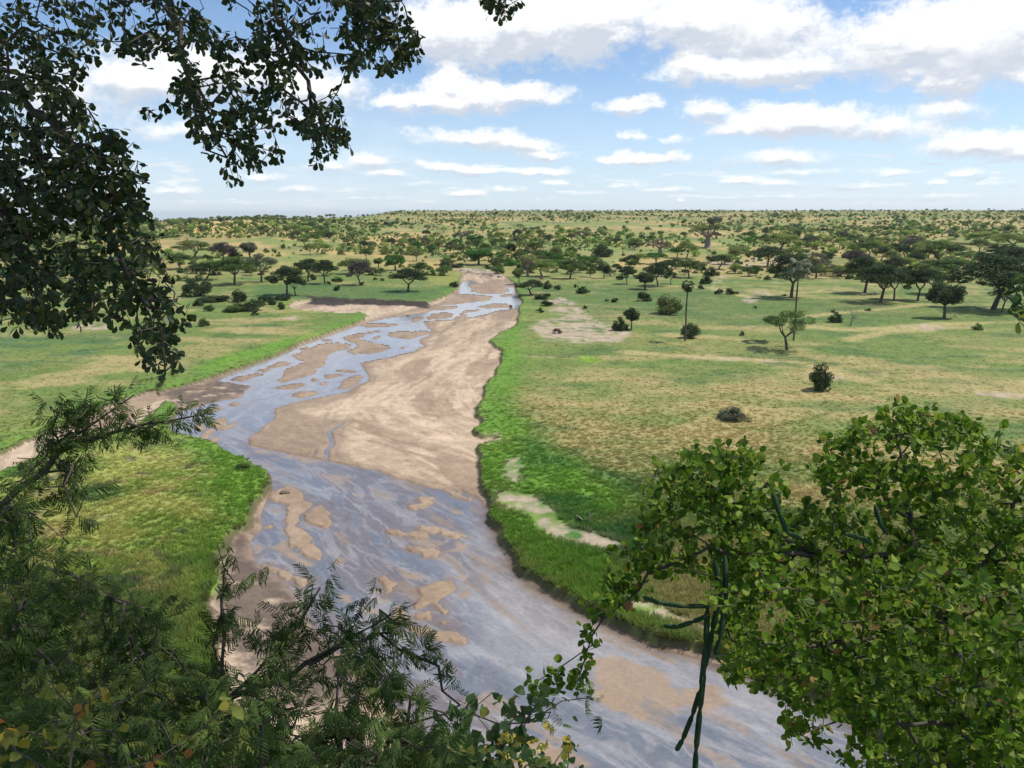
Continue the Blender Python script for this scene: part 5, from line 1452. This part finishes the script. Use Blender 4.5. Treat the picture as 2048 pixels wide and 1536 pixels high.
def make_leafy(name, label, cat, root, seeds, att, variants, leafmat, per, L, style, r0=.0022, single_n=300, leafname='leaf', stuffname='leaves', group=None, rmax=.06, extra=None, cap=None, step=.11):
    root = np.asarray(root, float)
    pos, par, cnt, tips = grow(seeds, att, step=step, cap=cap)
    tp = pos[tips]; td = tp - pos[par[tips]]; td /= np.linalg.norm(td, axis=1)[:, None] + 1e-9
    n = len(tips); lp, ld, ln_ = [], [], []
    nl = FR.integers(max(1, per - 2), per + 3, n)
    for k in range(nl.max()):
        m_ = nl > k; t_, d_ = tp[m_], td[m_]; c_ = m_.sum()
        along = FR.uniform(-.02, .16, (c_, 1)) * (1 if style != 'frond' else 1.5)
        base = t_ - d_ * along
        rnd_ = FR.normal(size=(c_, 3)); perp = rnd_ - (rnd_ * d_).sum(1)[:, None] * d_; perp /= np.linalg.norm(perp, axis=1)[:, None] + 1e-9
        if style == 'droop': dd3 = perp * .8 + d_ * .5 + np.array([0, 0, -.75]); nr_ = FR.normal(size=(c_, 3)) + np.array([0, -.3, .5])
        elif style == 'out': dd3 = perp * .9 + d_ * .7 + np.array([0, 0, .30]); nr_ = FR.normal(size=(c_, 3)) * .6 + np.array([.1, -.5, .9])
        else: dd3 = perp * .9 + d_ * .8 + np.array([0, 0, -.12]); nr_ = FR.normal(size=(c_, 3)) * .35 + np.array([0, -.25, .9])
        lp.append(base + perp * .006); ld.append(dd3); ln_.append(nr_)
    lp = np.concatenate(lp); ld = np.concatenate(ld); ln_ = np.concatenate(ln_)
    R = frames(ld, ln_); LL = FR.uniform(L[0], L[1], len(lp)); rnd_ = FR.random(len(lp)); vi = FR.integers(0, len(variants), len(lp))
    e = empty(name, root); tag(e, label, cat, group)
    v, q = twig_mesh(pos, par, cnt, r0, rmax=rmax)
    obj('branches', mesh_np(name + '_branches', v - root, q, smooth=True, mats=[M_twig]), e)
    # the largest leaves in view become objects of their own
    qx, qy = to_px(lp[:, 0], lp[:, 1], lp[:, 2]); vis_ = (qx > 0) & (qx < 2048) & (qy > 0) & (qy < 1536)
    scr = np.where(vis_, LL / np.maximum(lp[:, 1], .1) * (1 + .25 * FR.random(len(lp))), 0)
    o_ = np.argsort(-scr); big = o_[:single_n]; rest_ = o_[single_n:]
    vm = [mesh_np(name + '_' + leafname, v_, f_, smooth=True, mats=[leafmat]) for v_, f_ in variants]
    for i in big:
        lo_ = bpy.data.objects.new(leafname, vm[vi[i]]); col.objects.link(lo_); lo_.parent = e
        M4 = np.eye(4); M4[:3, :3] = R[i] * LL[i]; M4[:3, 3] = lp[i] - root
        lo_.matrix_local = Matrix(M4.tolist())
    if len(rest_) == 0: return e, pos
    v, f, a = bake_leaves(variants, lp[rest_], R[rest_], LL[rest_], rnd_[rest_], vi[rest_])
    so = obj(stuffname, mesh_np(name + '_' + stuffname, v - root, f, {'rnd': a}, smooth=True, mats=[leafmat]), e); so['kind'] = 'stuff'
    print(name, 'tips', n, 'leaves', len(lp), 'nodes', len(pos))
    return e, pos


def pxline(pts): return np.array([air_pt(x, y, d) for x, y, d in pts])


VR = np.random.default_rng(9)
V_ob = [leaf_arrays('obovate', VR) for _ in range(6)]
V_ro = [leaf_arrays('round', VR) for _ in range(6)]
V_he = [leaf_arrays('heart', VR) for _ in range(4)]
V_fr = [frond_arrays(VR, 7 + k % 3, .37) for k in range(6)]

# --- broadleaf tree hanging over the view from the left and above
rootA = np.array([-6.2, .4, float(height_big(np.array(-6.2), np.array(.4)))])
hub = np.array([-5.2, 2.6, 37.6])
limbs = [np.array([rootA - [0, 0, .4], rootA + [.1, .3, 1.6], rootA + [.5, 1.1, 3.4], hub]),
         np.vstack([[hub], pxline([(-200, -260, 5.2), (150, -170, 5.3), (450, -150, 5.4), (800, -190, 5.6)])]),
         np.vstack([[hub], pxline([(-260, 150, 5.0), (20, 170, 4.9), (140, 290, 4.8), (210, 420, 4.8), (235, 520, 4.8), (300, 640, 4.7), (345, 730, 4.6)])]),
         pxline([(320, -150, 5.3), (340, 20, 5.2), (375, 150, 5.1), (420, 250, 5.0), (465, 350, 5.0)]),
         pxline([(520, -150, 5.4), (560, 60, 5.3), (630, 190, 5.2), (680, 300, 5.1)]),
         pxline([(620, -150, 5.5), (720, 20, 5.5), (800, 110, 5.5)]),
         pxline([(-200, 160, 5.0), (-40, 360, 4.9), (50, 520, 4.8), (90, 630, 4.8)]),
         np.vstack([pxline([(800, -190, 5.6), (900, -130, 5.6), (960, -40, 5.6), (1005, 20, 5.6)])]),
         np.array([hub, [-2.5, 4.2, 38.4], [0, 5, 38.6], [2.6, 5.2, 38.5], [4.6, 5.0, 38.2]]),  # from here on: unseen limbs added to carry the shading leaves
         np.array([[-2.5, 4.2, 38.4], [-1.5, 2.6, 38.5], [.5, 2.2, 38.4], [3.0, 2.6, 38.3]]),
         np.array([[-2.5, 4.2, 38.4], [-2.0, 6.2, 38.6], [.5, 7.2, 38.6], [3., 7.4, 38.4]])]
attA = np.vstack([
    sample_poly([(-200, -180), (830, -180), (800, -10), (700, 50), (560, 100), (330, 110), (150, 120), (190, 280), (240, 400), (200, 540), (-200, 560)], 950, 4.4, 6.6),
    sample_poly([(0, 30), (350, 30), (600, 40), (560, 95), (330, 110), (160, 120), (60, 120)], 60, 4.4, 6.),
    sample_poly([(330, 90), (700, 50), (735, 115), (690, 190), (706, 290), (640, 335), (600, 285), (560, 320), (490, 355), (455, 370), (430, 320), (385, 285), (350, 200)], 290, 4.6, 5.8, .40),
    sample_poly([(700, -20), (800, -10), (835, 60), (840, 110), (795, 150), (740, 130), (680, 80)], 130, 5.0, 6.0),
    sample_poly([(-60, 330), (240, 290), (300, 400), (325, 480), (390, 620), (365, 690), (372, 735), (330, 755), (270, 710), (240, 640), (200, 630), (130, 665), (50, 670), (-60, 660)], 560, 4.3, 5.6),
    sample_poly([(-60, 100), (170, 120), (200, 300), (200, 420), (-60, 460)], 220, 4.3, 5.6),
    sample_poly([(200, 230), (280, 290), (295, 380), (280, 440), (230, 450), (200, 380)], 60, 4.6, 5.2),
    sample_poly([(285, 195), (335, 200), (320, 235), (290, 225)], 5, 4.9, 5.1),
    sample_poly([(945, -20), (1040, -10), (1035, 25), (1010, 50), (960, 25)], 18, 5.5, 5.8)])
nov = 1150
over = np.stack([FR.uniform(-4.6, 3.6, nov), FR.uniform(1.6, 7.8, nov), FR.uniform(37.9, 39.8, nov)], 1)
treeA, posA = make_leafy('overhanging_tree', 'dark leathery leaved tree hanging over the view from above and the left', 'tree', rootA, limbs, attA, V_ob, M_leafA, 6, (.042, .070), 'droop', .0021, rmax=.16)
# unseen crown added overhead, with oversized leaves, to shade the foreground plants
posO, parO, cntO, tipO = grow(limbs[8:], over, step=.3)
v_, q_ = twig_mesh(posO, parO, cntO, .004, rmax=.08)
ob_ = obj('shade_branches', mesh_np('shade_branches', v_ - rootA, q_, smooth=True, mats=[M_twig]), treeA)
nO = len(tipO) * 9
lp_ = np.repeat(posO[tipO], 9, 0) + FR.normal(size=(nO, 3)) * .20
lp_ = lp_[lp_[:, 2] > 37.3]; nO = len(lp_)
vv2, ff2, aa2 = bake_leaves(V_ob, lp_, frames(FR.normal(size=(nO, 3)) + [0, 0, -.6], FR.normal(size=(nO, 3))), FR.uniform(.13, .19, nO), FR.random(nO), FR.integers(0, 6, nO))
hl_ = obj('shade_leaves', mesh_np('shade_leaves', vv2 - rootA, ff2, {'rnd': aa2}, mats=[M_leafA]), treeA); hl_['kind'] = 'stuff'

# --- feathery leaved thorn branch reaching in from the left
rootB = np.array([-3.6, 2.2, float(height_big(np.array(-3.6), np.array(2.2)))])
segB = [np.vstack([[rootB], [[-3.4, 2.9, 32.6]], pxline([(-120, 1130, 4.0), (0, 1010, 4.1), (110, 910, 4.1), (200, 835, 4.1), (268, 790, 4.1)])]),
        pxline([(110, 910, 4.1), (170, 880, 4.1), (240, 865, 4.05), (320, 852, 4.0), (400, 830, 4.0)]),
        pxline([(150, 870, 4.1), (168, 820, 4.1), (176, 775, 4.1)]), pxline([(0, 1010, 4.1), (70, 1030, 4.0), (130, 1080, 4.0)]), pxline([(110, 910, 4.1), (150, 950, 4.0), (180, 1000, 4.0)])]
attB = np.vstack([sample_poly([(70, 900), (100, 860), (80, 815), (150, 800), (160, 775), (200, 785), (280, 770), (275, 815), (230, 850), (180, 900), (120, 930)], 46, 3.9, 4.3),
                  sample_poly([(190, 850), (230, 830), (330, 840), (400, 815), (410, 835), (330, 870), (250, 885), (200, 880)], 20, 3.9, 4.1),
                  sample_poly([(-40, 930), (60, 910), (160, 920), (185, 990), (150, 1040), (110, 1090), (40, 1160), (-40, 1200)], 85, 3.7, 4.4)])
make_leafy('thorn_branch_shrub', 'dark feathery leaved thorn shrub reaching up at the left edge over the meadow', 'shrub', rootB, segB, attB, V_fr, M_frond, 3, (.072, .110), 'frond', .0024, single_n=160, leafname='leaf', group='feathery thorn shrubs in the foreground')

# --- feathery mass along the bottom left
rootC = np.array([-1.6, 2.3, float(height_big(np.array(-1.6), np.array(2.3)))])
segC = [np.vstack([[rootC], pxline([(380, 1750, 3.2), (440, 1600, 3.4), (452, 1400, 3.6), (450, 1200, 3.7), (434, 1090, 3.7)])]),
        pxline([(440, 1600, 3.4), (250, 1480, 3.4), (120, 1300, 3.5), (60, 1180, 3.6)]), pxline([(250, 1480, 3.4), (300, 1330, 3.6), (230, 1210, 3.7), (130, 1150, 3.8), (60, 1130, 3.8)]),
        pxline([(452, 1400, 3.6), (560, 1300, 3.7), (600, 1240, 3.8), (640, 1175, 3.8)]), pxline([(452, 1400, 3.6), (620, 1330, 3.7), (700, 1270, 3.8), (790, 1235, 3.8), (835, 1205, 3.8)]),
        pxline([(700, 1270, 3.8), (730, 1200, 3.8)]), pxline([(620, 1330, 3.7), (760, 1260, 3.8), (860, 1330, 3.8), (920, 1410, 3.8)]),
        pxline([(440, 1600, 3.4), (620, 1480, 3.5), (820, 1445, 3.6), (920, 1420, 3.6), (985, 1385, 3.6)]), pxline([(900, 1425, 3.6), (1050, 1445, 3.6), (1130, 1420, 3.6), (1180, 1395, 3.6)]),
        pxline([(120, 1300, 3.5), (0, 1240, 3.6), (-60, 1200, 3.6)]), pxline([(250, 1480, 3.4), (100, 1520, 3.3), (-60, 1500, 3.3)])]
attC = np.vstack([sample_poly([(-60, 1180), (60, 1100), (170, 1130), (260, 1180), (330, 1240), (300, 1300), (-60, 1330)], 130, 3.3, 4.2),
                  sample_poly([(-60, 1310), (300, 1270), (400, 1330), (470, 1330), (620, 1300), (760, 1310), (800, 1380), (620, 1440), (450, 1420), (300, 1440), (-60, 1460)], 210, 3.0, 4.0),
                  sample_poly([(-60, 1420), (300, 1420), (700, 1440), (900, 1470), (1000, 1620), (-60, 1640)], 430, 2.6, 3.6),
                  sample_poly([(425, 1160), (480, 1150), (475, 1230), (500, 1320), (430, 1330), (420, 1250)], 16, 3.6, 3.8),
                  sample_poly([(490, 1290), (600, 1160), (650, 1165), (640, 1240), (600, 1300)], 20, 3.6, 3.9),
                  sample_poly([(600, 1290), (700, 1200), (745, 1190), (840, 1200), (800, 1250), (880, 1320), (930, 1410), (880, 1430), (800, 1400), (700, 1380)], 52, 3.6, 3.9),
                  sample_poly([(1060, 1430), (1180, 1385), (1190, 1410), (1130, 1450)], 5, 3.55, 3.65)])
make_leafy('thorn_thicket_shrub', 'dense dark feathery leaved thorn shrub filling the bottom left corner', 'shrub', rootC, segC, attC, V_fr, M_frond, 4, (.065, .105), 'frond', .0022, single_n=300, group='feathery thorn shrubs in the foreground')

# --- big bush with round leaves at lower right
rootD = np.array([4.2, 2.6, float(height_big(np.array(4.2), np.array(2.6)))])
kD = pxline([(2120, 1620, 4.6)])[0]; kE = pxline([(1880, 1260, 5.0)])[0]
segD = [np.vstack([[rootD], [kD], [kE], pxline([(1835, 1120, 5.1), (1825, 1040, 5.2), (1805, 950, 5.3), (1790, 870, 5.4)])]),
        np.vstack([pxline([(1835, 1120, 5.1), (1700, 1112, 5.0), (1590, 1095, 4.9), (1520, 1050, 4.9), (1450, 985, 4.9), (1400, 958, 4.9)])]),
        pxline([(1700, 1112, 5.0), (1560, 1110, 4.8), (1420, 1100, 4.7), (1300, 1150, 4.6), (1215, 1230, 4.6), (1175, 1310, 4.6), (1160, 1350, 4.6)]),
        pxline([(1185, 1290, 4.6), (1120, 1335, 4.6), (1070, 1365, 4.6)]), pxline([(1880, 1260, 5.0), (1700, 1280, 4.7), (1520, 1290, 4.5), (1440, 1330, 4.5)]),
        pxline([(1880, 1260, 5.0), (1980, 1120, 5.2), (2060, 960, 5.4)]), np.vstack([[kD], pxline([(1900, 1450, 4.5), (1740, 1430, 4.4), (1600, 1470, 4.3)])]), pxline([(1825, 1040, 5.2), (1720, 960, 5.3), (1660, 900, 5.4)])]
attD = np.vstack([sample_poly([(1215, 1110), (1290, 950), (1340, 905), (1440, 868), (1550, 890), (1580, 960), (1610, 1000), (1610, 910), (1700, 840), (1790, 800), (1950, 815), (2020, 860), (2060, 900), (2060, 960), (1980, 900), (1800, 850), (1660, 920), (1600, 1060), (1500, 940), (1350, 950), (1260, 1110)], 70, 4.7, 5.2),
                  sample_poly([(1245, 1100), (1310, 970), (1345, 930), (1440, 890), (1530, 912), (1545, 960), (1590, 1010), (1630, 1080), (1560, 1140), (1400, 1150), (1280, 1160)], 290, 4.5, 5.3),
                  sample_poly([(1600, 1030), (1625, 930), (1700, 860), (1790, 822), (1930, 835), (1990, 870), (1975, 910), (2120, 900), (2120, 1200), (1700, 1180), (1620, 1110)], 700, 4.8, 6.0),
                  sample_poly([(1400, 1140), (1700, 1110), (2120, 1150), (2120, 1640), (1670, 1640), (1700, 1440), (1600, 1430), (1450, 1370), (1425, 1260)], 1250, 4.0, 5.6),
                  sample_poly([(1215, 1130), (1300, 1170), (1250, 1230), (1195, 1290), (1165, 1350), (1150, 1250)], 26, 4.5, 4.7),
                  sample_poly([(1065, 1345), (1150, 1320), (1180, 1350), (1150, 1400), (1120, 1400), (1075, 1380)], 12, 4.55, 4.65),
                  sample_poly([(1570, 1410), (1660, 1430), (1640, 1490), (1580, 1500)], 12, 4.2, 4.5)])
bushD, _ = make_leafy('round_leaved_bush', 'large bush with round green leaves in front of the river at lower right', 'bush', rootD, segD, attD, V_ro[:3] + V_ob[:3], M_leafC, 8, (.034, .066), 'out', .0017, rmax=.042)

# --- yellow green sprig entering at the right edge
rootS = np.array([5.6, 3.2, float(height_big(np.array(5.6), np.array(3.2)))])
segS = [np.vstack([[rootS], [[5.4, 4.4, 33.6]], pxline([(2260, 760, 6.0), (2150, 640, 6.0), (2060, 620, 6.0), (2010, 590, 6.0)])]), pxline([(2150, 640, 6.0), (2080, 900, 6.0), (2030, 910, 6.0)])]
attS = np.vstack([sample_poly([(2010, 575), (2060, 560), (2120, 560), (2120, 700), (2050, 690), (2020, 640)], 26, 5.7, 6.2), sample_poly([(2010, 890), (2100, 880), (2100, 950), (2030, 930)], 10, 5.8, 6.2)])
make_leafy('sapling', 'yellow green leafy sapling just entering at the right edge', 'sapling', rootS, segS, attS, V_ob, M_leafE, 6, (.075, .11), 'out', .0022, single_n=60)

# --- pale green shrub with yellow flowers at the bottom
rootE = np.array([.15, 2.2, float(height_big(np.array(.15), np.array(2.2)))])
segE = [np.vstack([[rootE], pxline([(1020, 1850, 2.9), (1010, 1640, 3.1), (1000, 1500, 3.3), (940, 1430, 3.4), (915, 1400, 3.4)])]), pxline([(1010, 1640, 3.1), (1100, 1540, 3.2), (1140, 1480, 3.3)]), pxline([(1010, 1640, 3.1), (900, 1560, 3.1), (840, 1470, 3.2)]),
        pxline([(1000, 1500, 3.3), (1060, 1430, 3.4), (1080, 1400, 3.4)])]
attE = np.vstack([sample_poly([(800, 1480), (880, 1420), (960, 1390), (1010, 1420), (1060, 1470), (1150, 1500), (1180, 1560), (1180, 1640), (820, 1640)], 150, 3.0, 3.5),
                  sample_poly([(1020, 1420), (1060, 1400), (1090, 1430), (1050, 1460)], 8, 3.3, 3.4)])
shrubE, _ = make_leafy('flowering_shrub', 'pale green broad leaved shrub with small yellow flowers at the bottom edge', 'shrub', rootE, segE, attE, V_he, M_leafE, 5, (.028, .050), 'out', .0016, single_n=200)
fl_v = [leaf_arrays('round', VR) for _ in range(3)]
for (fx, fy) in [(1010, 1470), (1022, 1478), (1000, 1482), (1090, 1450), (1100, 1458), (1085, 1495), (1008, 1505), (1015, 1515), (1065, 1485), (1130, 1480), (1140, 1492), (970, 1500), (1128, 1500), (1040, 1520)]:
    cpt = air_pt(fx, fy, 3.0); n_ = 9
    dv = FR.normal(size=(n_, 3)); v_, f_, a_ = bake_leaves(fl_v, np.repeat(cpt[None], n_, 0) + FR.normal(size=(n_, 3)) * .006, frames(dv, FR.normal(size=(n_, 3))), FR.uniform(.012, .022, n_), FR.random(n_), FR.integers(0, 3, n_))
    fo = obj('flower', mesh_np('flower', v_ - cpt, f_, {'rnd': a_}, mats=[M_flower]), shrubE); fo.location = Vector(cpt - rootE)
# --- yellowing vine in the bottom left corner
rootV = np.array([-1.9, 2.0, float(height_big(np.array(-1.9), np.array(2.0)))])
vp = [(150, 1425), (140, 1445), (160, 1455), (165, 1410), (130, 1470), (195, 1385), (215, 1388), (12, 1480), (22, 1470), (8, 1460), (30, 1500), (260, 1435), (100, 1350), (108, 1375), (95, 1385), (470, 1410), (455, 1395), (395, 1475), (385, 1490), (250, 1460),
      (185, 1520), (60, 1520), (110, 1495), (240, 1525), (365, 1525), (200, 1360), (168, 1485), (20, 1525), (45, 1485), (305, 1520)]
vpts = np.array([air_pt(x, y, FR.uniform(2.45, 2.75)) for x, y in vp])
make_leafy('yellowing_vine', 'vine with yellow and orange leaves over the dark thorn shrub at bottom left', 'vine', rootV,
           [np.vstack([[rootV], pxline([(100, 1800, 2.3), (130, 1560, 2.55), (150, 1440, 2.6), (195, 1380, 2.6)])]), pxline([(130, 1560, 2.55), (300, 1520, 2.6), (460, 1410, 2.6)]), pxline([(130, 1560, 2.55), (30, 1500, 2.6), (10, 1460, 2.6)])],
           vpts, V_he, M_vine, 2, (.030, .050), 'droop', .0013, single_n=120, rmax=.006)

# --- hanging square stemmed succulent
rootG = pxline([(1500, 1085, 4.35)])[0]
gs_ = empty('hanging_succulent', rootG); tag(gs_, 'dark green square stemmed succulent hanging from the round leaved bush', 'succulent')
SU = [[(1430, 1120), (1440, 1190), (1425, 1260), (1408, 1340), (1400, 1420), (1392, 1500), (1388, 1600)], [(1450, 1110), (1452, 1200), (1440, 1280), (1430, 1310)], [(1285, 1194), (1320, 1206), (1370, 1213), (1420, 1212)],
      [(1327, 1252), (1355, 1254), (1385, 1244), (1420, 1230)], [(1400, 1380), (1385, 1430), (1365, 1480), (1352, 1502)], [(1545, 985), (1560, 1030), (1575, 1066), (1605, 1078)], [(1690, 1068), (1720, 1075), (1745, 1088)],
      [(1415, 1215), (1412, 1290), (1402, 1380)], [(1750, 1010), (1762, 1050), (1775, 1070)]]
for si, pl_ in enumerate(SU):
    P3 = np.array([air_pt(x, y, 4.25 + .04 * math.sin(si * 2.1 + k)) for k, (x, y) in enumerate(pl_)])
    # resample with joints
    seg = []
    for a, b_ in zip(P3[:-1], P3[1:]):
        for q in range(6): seg.append(a + (b_ - a) * q / 6)
    seg.append(P3[-1]); seg = np.array(seg); rad = np.array([.0155 if (k % 6) else .009 for k in range(len(seg))]) * (.85 if si in (2, 3, 4, 8) else 1.0); rad[-1] = .004; rad[0] *= .6
    tg = np.gradient(seg, axis=0); tg /= np.linalg.norm(tg, axis=1)[:, None]
    u = np.cross(tg, [0, 1., .2]); u /= np.linalg.norm(u, axis=1)[:, None]; w = np.cross(tg, u)
    an = np.linspace(0, 2 * np.pi, 8, endpoint=False) + .5; rr = np.where(np.arange(8) % 2 == 0, 1.0, .45)
    ring = seg[:, None] + rad[:, None, None] * rr[None, :, None] * (np.cos(an)[None, :, None] * u[:, None] + np.sin(an)[None, :, None] * w[:, None])
    base = np.arange(len(seg) * 8).reshape(-1, 8); q = np.stack([base[:-1], np.roll(base[:-1], -1, 1), np.roll(base[1:], -1, 1), base[1:]], -1).reshape(-1, 4)
    obj('stem', mesh_np('stem', ring.reshape(-1, 3) - rootG, q, mats=[M_succ]), gs_)
